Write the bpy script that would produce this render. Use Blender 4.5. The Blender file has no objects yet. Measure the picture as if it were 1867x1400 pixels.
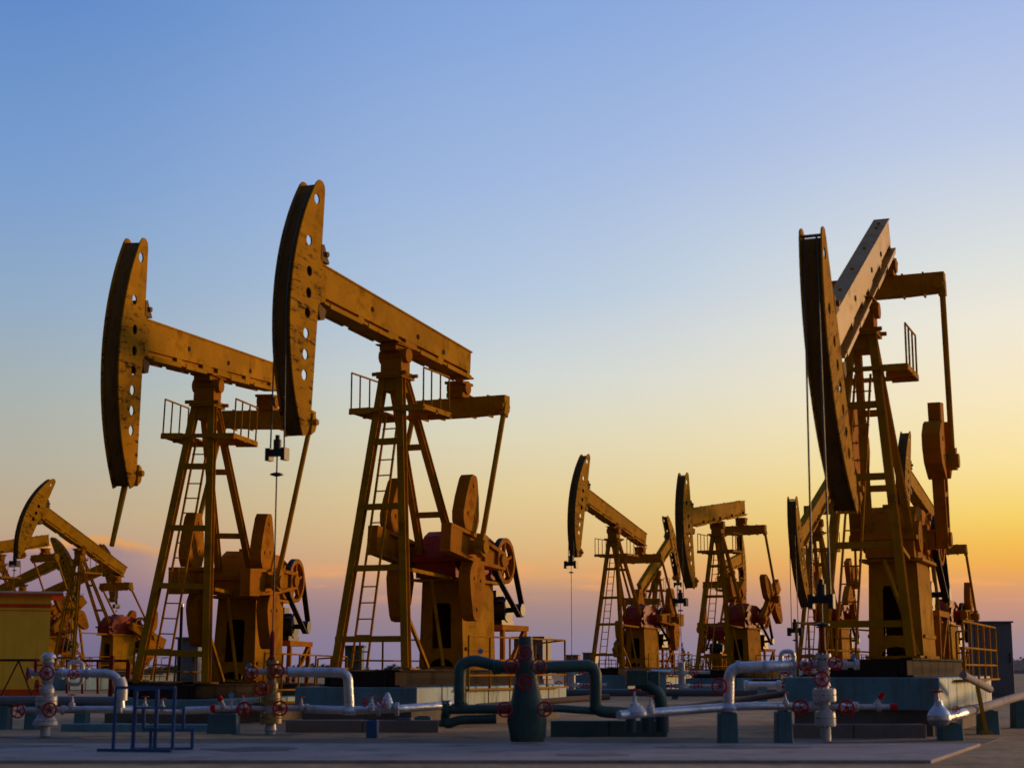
import bpy, bmesh, math, random
from mathutils import Vector, Matrix
R = math.radians
random.seed(7)
S = bpy.context.scene
C = S.collection

# ------------------------------------------------------------------ camera
FPX, PW, PH, HOR, CAMZ = 3000.0, 1867.0, 1400.0, 1220.0, 0.95
PITCH = math.atan((HOR - PH / 2) / FPX)
cam = bpy.data.cameras.new('camera'); camo = bpy.data.objects.new('camera', cam); C.objects.link(camo)
camo.location = (0, 0, CAMZ); camo.rotation_euler = (math.pi / 2 + PITCH, 0, 0)
cam.sensor_width = 36; cam.sensor_fit = 'HORIZONTAL'; cam.lens = 36 * FPX / PW
cam.clip_start = 0.1; cam.clip_end = 6000
S.camera = camo
cam.dof.use_dof = True; cam.dof.focus_distance = 40; cam.dof.aperture_fstop = 1.4
S.view_settings.view_transform = 'Standard'; S.view_settings.look = 'None'
S.view_settings.exposure = 0; S.view_settings.gamma = 1

# ------------------------------------------------------------------ sky and sun
SUN_AZ, SUN_EL = R(56), R(4.5)          # azimuth clockwise from the view direction
def lin(c):
    return tuple(((v / 255) / 12.92 if v / 255 <= .04045 else ((v / 255 + .055) / 1.055) ** 2.4) for v in c)
w = bpy.data.worlds.new('World'); S.world = w; w.use_nodes = True
nt = w.node_tree; N = nt.nodes; L = nt.links
N.clear()
def nd(t, **k):
    n = N.new(t)
    for a, b in k.items(): setattr(n, a, b)
    return n
def mth(op, a, b=None, c=None, clamp=False):
    n = nd('ShaderNodeMath', operation=op, use_clamp=clamp)
    for i, v in enumerate((a, b, c)):
        if v is None: continue
        if isinstance(v, (int, float)): n.inputs[i].default_value = v
        else: L.new(v, n.inputs[i])
    return n.outputs[0]
def smooth(x, a, b):
    n = nd('ShaderNodeMapRange', interpolation_type='SMOOTHSTEP')
    L.new(x, n.inputs[0]); n.inputs[1].default_value = a; n.inputs[2].default_value = b
    return n.outputs[0]
def mixc(f, a, b, blend='MIX'):
    n = nd('ShaderNodeMix', data_type='RGBA', blend_type=blend)
    for s, v in ((n.inputs[0], f), (n.inputs[6], a), (n.inputs[7], b)):
        if isinstance(v, (int, float)): s.default_value = v
        elif isinstance(v, tuple): s.default_value = (*v, 1)
        else: L.new(v, s)
    return n.outputs[2]
tc = nd('ShaderNodeTexCoord'); sp = nd('ShaderNodeSeparateXYZ'); L.new(tc.outputs['Generated'], sp.inputs[0])
X, Y, Z = sp.outputs
el = mth('MULTIPLY', mth('ARCSINE', Z), 180 / math.pi)
az = mth('MULTIPLY', mth('ARCTAN2', X, Y), 180 / math.pi)
def ramp(stops):
    n = nd('ShaderNodeValToRGB'); cr = n.color_ramp; cr.interpolation = 'LINEAR'
    cr.elements[0].position = 0; cr.elements[1].position = 1
    st = [((e + 2) / 62, lin(c)) for e, c in stops]
    while len(cr.elements) < len(st): cr.elements.new(.5)
    for q, (p, c) in zip(cr.elements, sorted(st)): q.position = p; q.color = (*c, 1)
    L.new(mth('DIVIDE', mth('ADD', el, 2.0), 62.0, clamp=True), n.inputs[0])
    return n.outputs[0]
#SKYRAMPS
left = ramp([(-2, (110, 98, 128)), (0, (120, 110, 142)), (2.5, (148, 124, 146)), (3.6, (186, 150, 136)), (5, (190, 168, 138)), (7, (180, 175, 160)), (9, (170, 178, 175)), (12, (148, 172, 198)), (16, (124, 160, 208)), (22, (98, 140, 202)), (34, (78, 112, 180)), (60, (80, 98, 142))])
mid = ramp([(-2, (122, 110, 140)), (0, (136, 126, 152)), (.9, (139, 127, 150)), (1.5, (149, 130, 140)), (2.1, (165, 136, 134)), (2.6, (184, 144, 128)), (3.2, (218, 164, 114)), (4.2, (222, 184, 130)), (6, (228, 204, 152)), (8, (224, 216, 186)), (10, (212, 217, 213)), (13, (182, 202, 225)), (17, (162, 186, 226)), (22, (138, 170, 222)), (34, (100, 132, 195)), (60, (80, 98, 142))])
right = ramp([(-2, (140, 120, 142)), (0, (146, 132, 156)), (1.1, (168, 138, 142)), (2.2, (206, 148, 122)), (2.9, (229, 162, 100)), (3.4, (243, 173, 76)), (4.2, (246, 192, 82)), (5.1, (249, 211, 103)), (6.8, (252, 226, 156)), (9, (251, 233, 192)), (11.5, (243, 235, 216)), (14, (222, 226, 224)), (18, (189, 203, 232)), (22.5, (162, 184, 230)), (34, (120, 148, 200)), (60, (80, 98, 142))])
f1 = smooth(az, -19, 2); f2 = smooth(az, -2, 20)
col = mixc(f2, mixc(f1, left, mid), right)
# warm streaks and the dusky bank low on the left
mp = nd('ShaderNodeMapping'); L.new(tc.outputs['Generated'], mp.inputs[0]); mp.inputs['Scale'].default_value = (9, 9, 60)
nz = nd('ShaderNodeTexNoise'); L.new(mp.outputs[0], nz.inputs[0]); nz.inputs['Scale'].default_value = 1.6; nz.inputs['Detail'].default_value = 4
mp2 = nd('ShaderNodeMapping'); L.new(tc.outputs['Generated'], mp2.inputs[0]); mp2.inputs['Scale'].default_value = (22, 22, 0)
nz2 = nd('ShaderNodeTexNoise'); L.new(mp2.outputs[0], nz2.inputs[0]); nz2.inputs['Scale'].default_value = 1.0; nz2.inputs['Detail'].default_value = 5
edge = mth('ADD', 3.35, mth('MULTIPLY', nz2.outputs[0], 1.5))
lft = mth('SUBTRACT', 1.0, smooth(az, -14.2, -10.5))
d = mth('SUBTRACT', el, edge)
bank = mth('MULTIPLY', mth('SUBTRACT', 1.0, smooth(d, -.16, .06)), lft)
bankc = mixc(smooth(el, 0, 4), lin((112, 106, 138)), lin((148, 124, 140)))
col = mixc(mth('MULTIPLY', bank, .75), col, bankc)
rim = mth('MULTIPLY', mth('MULTIPLY', smooth(d, -.35, .02), mth('SUBTRACT', 1.0, smooth(d, .02, .22))), lft)
col = mixc(mth('MULTIPLY', rim, .8), col, lin((232, 160, 78)))
band = mth('MULTIPLY', smooth(el, 2.1, 2.7), mth('SUBTRACT', 1.0, smooth(el, 3.2, 3.9)))
st = mth('MULTIPLY', mth('MULTIPLY', smooth(nz.outputs[0], .52, .66), band), smooth(az, -11, -4))
col = mixc(mth('MULTIPLY', st, .55), col, lin((250, 170, 100)))
# the side of the sky away from the sunset is much darker; strong glow round the sun
rel = mth('ABSOLUTE', mth('SUBTRACT', az, 35.0))
back = mth('SUBTRACT', 1.0, mth('MULTIPLY', mth('MULTIPLY', smooth(rel, 60, 125), .88), mth('SUBTRACT', 1.0, smooth(el, 30, 62))))
col = mixc(1.0, col, mixc(back, (.0, .0, .0), (1, 1, 1)), 'MULTIPLY')
nish = nd('ShaderNodeTexSky', sky_type='NISHITA'); nish.sun_disc = False
nish.sun_elevation = SUN_EL; nish.sun_rotation = SUN_AZ; nish.dust_density = 2.0
nb = nd('ShaderNodeBackground'); L.new(nish.outputs[0], nb.inputs[0]); nb.inputs[1].default_value = 0.004
bg = nd('ShaderNodeBackground'); L.new(col, bg.inputs[0]); bg.inputs[1].default_value = .97
ad = nd('ShaderNodeAddShader'); L.new(bg.outputs[0], ad.inputs[0]); L.new(nb.outputs[0], ad.inputs[1])
wo = nd('ShaderNodeOutputWorld'); L.new(ad.outputs[0], wo.inputs[0])

sl = bpy.data.lights.new('sun', 'SUN'); slo = bpy.data.objects.new('sun', sl); C.objects.link(slo)
sl.energy = 2.2; sl.angle = R(7); sl.color = (1, .56, .22)
sd = Vector((math.sin(SUN_AZ) * math.cos(SUN_EL), math.cos(SUN_AZ) * math.cos(SUN_EL), math.sin(SUN_EL)))
slo.rotation_euler = sd.to_track_quat('Z', 'Y').to_euler(); slo.location = sd * 300

def at(px, py, dist):
    """world point on the line of sight through photo pixel (px,py), dist metres ahead (world Y)"""
    a = (px - PW / 2) / FPX; b = -(py - PH / 2) / FPX
    c, s = math.cos(PITCH), math.sin(PITCH)
    v = Vector((a, c - b * s, s + b * c))
    return Vector((0, 0, CAMZ)) + v * (dist / v.y)

# ------------------------------------------------------------------ materials
def mat(name, base, rough=.5, metal=0., var=.35, grime=None, gscale=3., gamt=.45, bump=.15, streak=False, spec=.5, ior=1.5, marks=0., tint=(1, 1, 1), coat=0.):
    m = bpy.data.materials.new(name); m.use_nodes = True
    t = m.node_tree; n = t.nodes; l = t.links
    p = n['Principled BSDF']
    co = n.new('ShaderNodeTexCoord'); o = co.outputs['Object']
    def noise(scale, det=5, vec=o, rough_=.6):
        q = n.new('ShaderNodeTexNoise'); l.new(vec, q.inputs[0]); q.inputs['Scale'].default_value = scale
        q.inputs['Detail'].default_value = det; q.inputs['Roughness'].default_value = rough_
        return q.outputs[0]
    def rng(v, a, b, c=0., d=1.):
        q = n.new('ShaderNodeMapRange'); l.new(v, q.inputs[0])
        for i, x in enumerate((a, b, c, d)): q.inputs[i + 1].default_value = x
        return q.outputs[0]
    def mx(f, a, b, bl='MIX'):
        q = n.new('ShaderNodeMix'); q.data_type = 'RGBA'; q.blend_type = bl
        for s_, v in ((q.inputs[0], f), (q.inputs[6], a), (q.inputs[7], b)):
            if isinstance(v, (int, float)): s_.default_value = v
            elif isinstance(v, tuple): s_.default_value = (*v, 1)
            else: l.new(v, s_)
        return q.outputs[2]
    lo = tuple(c * (1 - var) for c in base); hi = tuple(min(1, c * (1 + var)) for c in base)
    c = mx(rng(noise(1.3), .3, .7), lo, hi)
    if grime is not None:
        v = o
        if streak:
            mpn = n.new('ShaderNodeMapping'); l.new(o, mpn.inputs[0]); mpn.inputs['Scale'].default_value = (5, 5, .35); v = mpn.outputs[0]
        g = rng(noise(gscale, 8, v, .7), .52, .68, 0, gamt)
        c = mx(g, c, grime)
        r_ = rng(g, 0, 1, rough, min(1, rough + .35)); l.new(r_, p.inputs['Roughness'])
    else: p.inputs['Roughness'].default_value = rough
    if marks:
        mpn = n.new('ShaderNodeMapping'); l.new(o, mpn.inputs[0]); mpn.inputs['Scale'].default_value = (1, 1, 4.5); mpn.inputs['Rotation'].default_value = (0, .35, 0)
        k = rng(noise(2.6, 9, mpn.outputs[0], .75), .53, .60, 0, marks)
        sx = n.new('ShaderNodeSeparateXYZ'); l.new(o, sx.inputs[0])
        c = mx(n_mul(n, l, k, rng(sx.outputs[2], 1.6, .5)), c, (.012, .01, .008))
    l.new(c, p.inputs['Base Color'])
    p.inputs['IOR'].default_value = ior; p.inputs['Coat Weight'].default_value = coat; p.inputs['Coat Roughness'].default_value = .28; p.inputs['Specular Tint'].default_value = (*tint, 1); p.inputs['Metallic'].default_value = metal; p.inputs['Specular IOR Level'].default_value = spec
    if bump:
        b = n.new('ShaderNodeBump'); b.inputs['Strength'].default_value = bump; b.inputs['Distance'].default_value = .02
        l.new(noise(14, 6), b.inputs['Height']); l.new(b.outputs[0], p.inputs['Normal'])
    return m
def n_mul(n, l, a, b):
    q = n.new('ShaderNodeMath'); q.operation = 'MULTIPLY'; l.new(a, q.inputs[0]); l.new(b, q.inputs[1]); return q.outputs[0]

RUST = (.09, .03, .006)
M = dict(
    yellow=mat('yellow_paint', (.42, .192, .007), .55, grime=RUST, gamt=.5, var=.24, bump=.04, spec=.5, ior=1.04),
    head=mat('head_paint', (.42, .192, .007), .55, grime=(.06, .03, .015), gamt=.5, var=.2, marks=.9, bump=.04, spec=.5, ior=1.04),
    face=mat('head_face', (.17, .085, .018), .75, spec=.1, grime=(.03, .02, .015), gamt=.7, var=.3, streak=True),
    gloss=mat('glossy_yellow_paint', (.40, .20, .02), .5, grime=RUST, gamt=.4, var=.2, bump=.06, spec=.2),
    orange=mat('sunlit_yellow_paint', (.40, .148, .007), .55, grime=RUST, gamt=.5, var=.24, bump=.04, spec=.5, ior=1.04),  # the yellow paint again, with the sun's orange cast put into its colour
    red=mat('red_paint', (.28, .03, .010), .55, spec=.15, grime=(.04, .015, .01), gamt=.5),
    wheelred=mat('wheel_red', (.42, .008, .018), .5, grime=(.1, .02, .02), var=.2, spec=.15, bump=0),
    black=mat('black_steel', (.012, .012, .014), .5),
    darksteel=mat('dark_steel', (.035, .026, .022), .85, grime=RUST, spec=.08),
    rope=mat('steel_rope', (.06, .055, .05), .5, metal=.5),
    belt=mat('rubber_belt', (.008, .008, .009), .7, var=.1),
    silver=mat('silver_cladding', (.56, .60, .68), .34, metal=.7, grime=(.2, .18, .16), gamt=.5, gscale=7, bump=.8),
    white=mat('white_paint', (.50, .51, .56), .45, metal=.2, grime=(.22, .18, .14), gamt=.55, gscale=6),
    rusty=mat('rusty_yellow', (.30, .20, .06), .5, grime=RUST, gamt=.8, gscale=7),
    teal=mat('teal_paint', (.095, .235, .30), .6, grime=(.15, .10, .05), gamt=.75, streak=True, gscale=2.6),
    green=mat('dark_green_paint', (.022, .075, .065), .5, grime=(.03, .035, .03), gamt=.5, var=.3, bump=.4),
    blue=mat('blue_paint', (.014, .07, .20), .5, grime=(.03, .04, .06), var=.2),
    concrete=mat('concrete', (.29, .25, .25), .85, grime=(.09, .075, .065), gamt=.75, gscale=1.1, var=.2, bump=.5),
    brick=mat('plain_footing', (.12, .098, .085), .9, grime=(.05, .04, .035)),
    grey=mat('grey_paint', (.10, .115, .14), .5, grime=(.06, .055, .05), streak=True, var=.12),
    shed=mat('shed_yellow', (.78, .44, .02), .7, grime=(.2, .12, .03), gamt=.35, streak=True, var=.1, bump=.05),
    shedred=mat('shed_red', (.55, .07, .012), .7, spec=.1),
    roofwhite=mat('roof_white', (.5, .42, .40), .5),
    brown=mat('brown_hut', (.22, .11, .06), .7),
    gauge=mat('gauge_blue', (.10, .22, .42), .3),
)
M['kerbstone'] = mat('kerb_stone', (.17, .15, .135), .9, grime=(.03, .10, .15), gamt=.55, gscale=1.3, var=.2, bump=.3)
# ------------------------------------------------------------------ mesh builder
class MB:
    def __init__(s): s.v = []; s.f = []; s.sm = []
    def add(s, vs, fs, smooth=False):
        o = len(s.v); s.v += [tuple(v) for v in vs]
        for f in fs: s.f.append([o + i for i in f]); s.sm.append(smooth)
    def hull8(s, p):
        s.add(p, [(0, 3, 2, 1), (4, 5, 6, 7), (0, 1, 5, 4), (1, 2, 6, 5), (2, 3, 7, 6), (3, 0, 4, 7)])
    def box(s, x0, x1, y0, y1, z0, z1, m=None):
        p = [Vector(q) for q in ((x0, y0, z0), (x1, y0, z0), (x1, y1, z0), (x0, y1, z0), (x0, y0, z1), (x1, y0, z1), (x1, y1, z1), (x0, y1, z1))]
        s.hull8([m @ q for q in p] if m else p); return s
    def frame(s, a, b, up=None):
        a = Vector(a); b = Vector(b); d = (b - a).normalized()
        u = Vector(up) if up else (Vector((0, 0, 1)) if abs(d.z) < .95 else Vector((0, 1, 0)))
        x = d.cross(u).normalized(); y = x.cross(d).normalized()
        return a, b, x, y
    def bar(s, a, b, wd, ht=None, up=None):
        ht = ht or wd; a, b, x, y = s.frame(a, b, up); x = x * wd / 2; y = y * ht / 2
        s.hull8([a - x - y, a + x - y, a + x + y, a - x + y, b - x - y, b + x - y, b + x + y, b - x + y]); return s
    def ibeam(s, a, b, wd, ht, t=.02, up=None):
        a, b, x, y = s.frame(a, b, up)
        def pl(cx, cy, hx, hy):
            o = [a + x * (cx + i * hx) + y * (cy + j * hy) for i, j in ((-1, -1), (1, -1), (1, 1), (-1, 1))]
            e = [q + (b - a) for q in o]; s.hull8(o + e)
        pl(0, ht / 2 - t / 2, wd / 2, t / 2); pl(0, -ht / 2 + t / 2, wd / 2, t / 2); pl(0, 0, t / 2, ht / 2 - t)
        return s
    def tube(s, pts, r, n=12, caps=True, radii=None):
        pts = [Vector(p) for p in pts]; rings = []
        prev = None
        for i, p in enumerate(pts):
            d = (pts[min(i + 1, len(pts) - 1)] - pts[max(i - 1, 0)]).normalized()
            if prev is None:
                u = Vector((0, 0, 1)) if abs(d.z) < .9 else Vector((1, 0, 0))
                x = d.cross(u).normalized()
            else: x = (prev - d * prev.dot(d)).normalized()
            prev = x; y = d.cross(x)
            rr = radii[i] if radii else r
            rings.append([p + (x * math.cos(k * 2 * math.pi / n) + y * math.sin(k * 2 * math.pi / n)) * rr for k in range(n)])
        vs = [q for ring in rings for q in ring]
        fs = [(i * n + k, i * n + (k + 1) % n, (i + 1) * n + (k + 1) % n, (i + 1) * n + k) for i in range(len(pts) - 1) for k in range(n)]
        s.add(vs, fs, True)
        if caps:
            s.add(rings[0], [tuple(range(n))[::-1]]); s.add(rings[-1], [tuple(range(n))])
        return s
    def cyl(s, a, b, r, n=16): return s.tube([a, b], r, n)
    def lathe(s, base, prof, n=20, axis=(0, 0, 1)):
        """prof: list of (distance along axis, radius), flat-shaded steps kept sharp"""
        base = Vector(base); ax = Vector(axis).normalized()
        for (z0, r0), (z1, r1) in zip(prof, prof[1:]):
            if abs(z1 - z0) < 1e-6: 
                continue
            s.tube([base + ax * z0, base + ax * z1], r0, n, True, [max(r0, .001), max(r1, .001)])
        return s
    def torus(s, c, axis, Rr, r, n=24, m=8):
        c = Vector(c); ax = Vector(axis).normalized(); u = ax.orthogonal().normalized(); v = ax.cross(u)
        vs = []; fs = []
        for i in range(n):
            a = i * 2 * math.pi / n; d = u * math.cos(a) + v * math.sin(a)
            for j in range(m):
                b = j * 2 * math.pi / m
                vs.append(c + d * (Rr + r * math.cos(b)) + ax * (r * math.sin(b)))
        for i in range(n):
            for j in range(m):
                fs.append((i * m + j, ((i + 1) % n) * m + j, ((i + 1) % n) * m + (j + 1) % m, i * m + (j + 1) % m))
        s.add(vs, fs, True); return s
    def prism(s, poly, fn, t0, t1, holes=()):
        """extrude a 2-D outline (with holes) from t0 to t1; fn(a,b,t) gives the point"""
        bm = bmesh.new(); loops = []
        for lp in [poly] + list(holes):
            vs = [bm.verts.new((a, b, 0)) for a, b in lp]
            for i in range(len(vs)): bm.edges.new((vs[i], vs[(i + 1) % len(vs)]))
            loops.append(lp)
        if holes: bmesh.ops.triangle_fill(bm, use_beauty=True, use_dissolve=False, edges=bm.edges[:])
        else: bm.faces.new(bm.verts[:])
        bm.verts.index_update()
        P2 = [(v.co.x, v.co.y) for v in bm.verts]; F = [[v.index for v in f.verts] for f in bm.faces]
        bm.free()
        s.add([fn(a, b, t0) for a, b in P2], [f[::-1] for f in F]); s.add([fn(a, b, t1) for a, b in P2], F)
        for lp in loops:
            n = len(lp)
            s.add([fn(a, b, t0) for a, b in lp] + [fn(a, b, t1) for a, b in lp], [(i, (i + 1) % n, n + (i + 1) % n, n + i) for i in range(n)])
        return s
    def mesh(s, name):
        me = bpy.data.meshes.new(name); me.from_pydata(s.v, [], s.f)
        me.polygons.foreach_set('use_smooth', s.sm)
        bm = bmesh.new(); bm.from_mesh(me); bmesh.ops.recalc_face_normals(bm, faces=bm.faces[:]); bm.to_mesh(me); bm.free()
        me.update(); return me
def link(name, me, parent=None, material=None):
    if isinstance(me, MB): me = me.mesh(name)
    if material and not me.materials: me.materials.append(M[material] if isinstance(material, str) else material)
    o = bpy.data.objects.new(name, me); C.objects.link(o)
    if parent is not None: o.parent = parent
    return o
def tag(o, label, cat, group=None):
    o['label'] = label; o['category'] = cat
    if group: o['group'] = group
    return o
def empty(name, loc, label, cat, group=None, rz=0.):
    o = bpy.data.objects.new(name, None); C.objects.link(o); o.location = loc; o.rotation_euler = (0, 0, rz); o.empty_display_size = .3
    return tag(o, label, cat, group)
def bevel(o, wd=.01, seg=1):
    b = o.modifiers.new('bevel', 'BEVEL'); b.width = wd; b.segments = seg; b.limit_method = 'ANGLE'; b.angle_limit = R(50); return o

# ------------------------------------------------------------------ setting
def structure(name, mb, material):
    o = link(name, mb, None, material); o['kind'] = 'structure'; return o
def groundmat():
    m = bpy.data.materials.new('sandy_ground'); m.use_nodes = True
    t = m.node_tree; n = t.nodes; l = t.links; p = n['Principled BSDF']
    co = n.new('ShaderNodeTexCoord'); o = co.outputs['Object']
    def noise(s, d=6):
        q = n.new('ShaderNodeTexNoise'); l.new(o, q.inputs[0]); q.inputs['Scale'].default_value = s; q.inputs['Detail'].default_value = d; return q.outputs[0]
    def rp(v, stops):
        q = n.new('ShaderNodeValToRGB'); l.new(v, q.inputs[0])
        while len(q.color_ramp.elements) < len(stops): q.color_ramp.elements.new(.5)
        for e, (a, c) in zip(q.color_ramp.elements, stops): e.position = a; e.color = (*c, 1)
        return q.outputs[0]
    a = rp(noise(.35), [(.3, (.33, .205, .11)), (.5, (.44, .285, .155)), (.7, (.54, .355, .20))])
    b = rp(noise(2.3, 10), [(.3, (.62, .6, .58)), (.5, (1, 1, 1)), (.7, (1.25, 1.2, 1.15))])
    q = n.new('ShaderNodeMix'); q.data_type = 'RGBA'; q.blend_type = 'MULTIPLY'; q.inputs[0].default_value = 1; l.new(a, q.inputs[6]); l.new(b, q.inputs[7])
    l.new(q.outputs[2], p.inputs['Base Color']); p.inputs['Roughness'].default_value = .95; p.inputs['Specular IOR Level'].default_value = .15
    bp = n.new('ShaderNodeBump'); bp.inputs['Strength'].default_value = .5; bp.inputs['Distance'].default_value = .06; l.new(noise(6, 9), bp.inputs['Height']); l.new(bp.outputs[0], p.inputs['Normal'])
    return m
M['ground'] = groundmat(); M['gravel'] = M['ground']
g = MB(); g.add([(-2500, -300, 0), (2500, -300, 0), (2500, 5000, 0), (-2500, 5000, 0)], [(0, 1, 2, 3)])
structure('ground', g, 'ground')
# paved strip in front of the wellheads: two runs of slab with a dark joint between
def slab(poly, z0, z1):
    m = MB(); m.prism(poly, lambda a, b, t: (a, b, t), z0, z1); return m
structure('path', slab([(-16, 17.3), (4.3, 17.3), (5.9, 21.2), (-16, 21.2)], -.05, .035), 'concrete')
structure('path', slab([(-16, 21.28), (5.93, 21.28), (6.75, 23.3), (-16, 23.3)], -.05, .012), 'brick')
# gravel spread round the foundations, and the low painted kerb walls before them
structure('gravel', slab([(-40, 26.9), (5.75, 23.35), (8.5, 25.5), (8.5, 60), (-40, 60)], -.05, .006), 'gravel')
def low_wall(px0, px1, d, top, mt, label, dep=.3):
    a = at(px0, 1330, d); c = at(px1, 1330, d); n_ = max(2, int((c.x - a.x) / .9)); m = MB()
    for i in range(n_):
        x0 = a.x + (c.x - a.x) * i / n_; x1 = a.x + (c.x - a.x) * (i + 1) / n_
        m.box(x0 + .004, x1 - .004, d, d + dep + random.uniform(0, .02), -.03, top + random.uniform(-.006, .006))
    o = bevel(link('kerb_wall', m, None, mt), .012); tag(o, label, 'kerb wall', 'low kerb walls along the paved strip')
low_wall(1422, 1690, 23.5, .2, 'kerbstone', 'low grey kerb wall with blue stains before the tall teal foundation')
low_wall(1004, 1216, 23.9, .235, 'green', 'low dark green wall right of the dark green wellhead')
low_wall(520, 800, 25.6, .19, 'kerbstone', 'low grey kerb wall behind the small blue block')
low_wall(110, 420, 25.9, .12, 'teal', 'low teal kerb wall behind the blue frame')

# ------------------------------------------------------------------ pump jack
RA, HP, PT, PB, WH = 3.9, 5.414, .54, .579, .15
XS, ZS, CR, LP, LAT = -2.9, 2.0, 1.32, 2.92, .72
LEV = -.128
cache = {}
def part(name, key, build, parent, material, loc=(0, 0, 0), ry=0., bev=0):
    """one mesh object of a pump jack; meshes are shared between the jacks"""
    if key not in cache:
        me = build().mesh(name); me.materials.append(M[material]); cache[key] = me
    o = bpy.data.objects.new(name, cache[key]); C.objects.link(o); o.parent = parent
    o.location = loc; o.rotation_euler = (0, ry, 0)
    if bev: bevel(o, bev)
    return o
def P3(a, b, t): return (a, t, b)

def b_plate(sgn):
    def f():
        n = 26
        arc = [(RA * math.cos(-PB + (PT + PB) * i / n), RA * math.sin(-PB + (PT + PB) * i / n)) for i in range(n + 1)]
        tipx, tipz = arc[-1]
        top = [(tipx - .07, tipz + .07), (3.24, 2.09), (3.15, 2.085), (3.08, 2.03), (3.06, 1.93)]
        back = [(3.05, .9), (3.0, .8), (3.0, .05), (3.05, -.05), (3.06, -1.8), (3.08, -1.95), (3.16, -2.1)]
        hs = []
        for u, v in ((3.3, 1.74), (3.46, .99), (3.39, .5), (3.37, .15), (3.37, -.18), (3.37, -.51), (3.35, -.85), (3.34, -1.18)):
            hs.append([(u + .085 * math.cos(k * math.pi / 7), v + .085 * math.sin(k * math.pi / 7)) for k in range(14)])
        m = MB(); y = sgn * WH
        m.prism(arc + top + back, P3, y - .012, y + .012, hs); return m
    return f
def b_face():
    m = MB(); n = 26; r = RA - .05
    vs = []; 
    for i in range(n + 1):
        a = -PB + .004 + (PT + PB - .008) * i / n
        for rr in (r, r - .02):
            for y in (-WH + .013, WH - .013): vs.append((rr * math.cos(a), y, rr * math.sin(a)))
    fs = []
    for i in range(n):
        o = i * 4; e = o + 4
        fs += [(o, o + 1, e + 1, e), (o + 2, e + 2, e + 3, o + 3)]
    fs += [(0, 2, 3, 1), (n * 4, n * 4 + 1, n * 4 + 3, n * 4 + 2)]
    m.add(vs, fs, True)
    return m
def b_diaphragm(v):
    def f():
        return MB().box(3.1, RA * math.cos(v / RA) - .12, -WH + .013, WH - .013, v - .01, v + .01)
    return f
def b_headtop():
    m = MB(); m.box(3.2, RA * math.cos(PT) - .06, -WH + .013, WH - .013, 1.97, 2.0); return m
def b_tenon(): return MB().box(3.02, 3.75, -.1, .1, .05, .70)
def b_hinge(i):
    def f():
        m = MB()
        if i:
            m.prism([(3.03, .07), (2.8, .02), (2.84, -.15), (2.97, -.18), (3.04, -.04)], P3, -.17, .17); return m
        m.prism([(3.06, .79), (3.07, 1.05), (2.99, 1.07), (2.89, .93), (2.8, .82), (2.8, .79)], P3, -.17, .17)
        m.cyl((2.92, -.21, .92), (2.92, .21, .92), .045); return m
    return f
def b_lug():
    m = MB(); m.prism([(3.04, -1.72), (2.96, -1.75), (2.9, -1.85), (2.95, -2.0), (3.07, -2.08)], P3, -.19, .19)
    m.cyl((2.98, -.24, -1.86), (2.98, .24, -1.86), .05); return m
def beam_bot(u): return .10 + (2.9 - u) / 5.8 * .20
def b_beam(T=2.92):
    m = MB()
    def seg(u0, u1, y, bo, to):
        m.hull8([(u0, -y, bo(u0)), (u1, -y, bo(u1)), (u1, y, bo(u1)), (u0, y, bo(u0)), (u0, -y, to(u0)), (u1, -y, to(u1)), (u1, y, to(u1)), (u0, y, to(u0))])
    top = lambda u: .745 + (2.9 - u) / 5.8 * .085
    seg(-T, 2.95, .115, lambda u: beam_bot(u) + .14, top)
    seg(-T, 2.95, .05, lambda u: beam_bot(u) + .03, lambda u: beam_bot(u) + .138)
    for a, b in ((2.75, 2.95), (1.42, 1.62), (.14, .52), (-.6, -.16), (-1.72, -1.5), (-T, -2.8)):
        seg(a, b, .112, lambda u: beam_bot(u) + .032, lambda u: beam_bot(u) + .137)
    seg(-T - .03, 2.95, .135, lambda u: top(u) + .001, lambda u: top(u) + .028)
    for u in (-2.6, -2.3, -.9, .4, 1.6): m.box(u, u + .05, -.025, .025, top(u) + .03, top(u) + .055)
    return m
def b_flange(T=2.92):
    m = MB(); T = -T - .02
    m.hull8([(T, -.19, beam_bot(T)), (2.9, -.19, beam_bot(2.9)), (2.9, .19, beam_bot(2.9)), (T, .19, beam_bot(T)),
             (T, -.19, beam_bot(T) + .03), (2.9, -.19, beam_bot(2.9) + .03), (2.9, .19, beam_bot(2.9) + .03), (T, .19, beam_bot(T) + .03)])
    for a, b in ((2.72, 1.62), (1.4, .52), (-.6, -1.5), (-1.74, -2.8)):
        for s in (1, -1):
            m.hull8([(a, s * .16, beam_bot(a) - .03), (b, s * .16, beam_bot(b) - .03), (b, s * .2, beam_bot(b) - .03), (a, s * .2, beam_bot(a) - .03),
                     (a, s * .16, beam_bot(a) + .045), (b, s * .16, beam_bot(b) + .045), (b, s * .2, beam_bot(b) + .045), (a, s * .2, beam_bot(a) + .045)])
    return m
def b_boltplate(u, q):
    return lambda: MB().cyl((u, q * .112, .52), (u, q * .13, .52), .045, 10)
def b_saddle():
    m = MB()
    m.cyl((0, -.27, 0), (0, .27, 0), .13, 20)
    m.box(-.26, .3, -.16, .16, .07, .155); m.box(-.3, .34, -.22, .22, .157, .178)
    m.box(-.17, .17, -.2, .2, -.3, -.06)
    m.box(-.27, .25, -.25, .25, -.37, -.302)
    for s in (1, -1):
        for x in (-.24, .25): m.cyl((x * .9, s * .33, -.335), (x * .9, s * .24, -.335), .035, 8)
    return m
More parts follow.
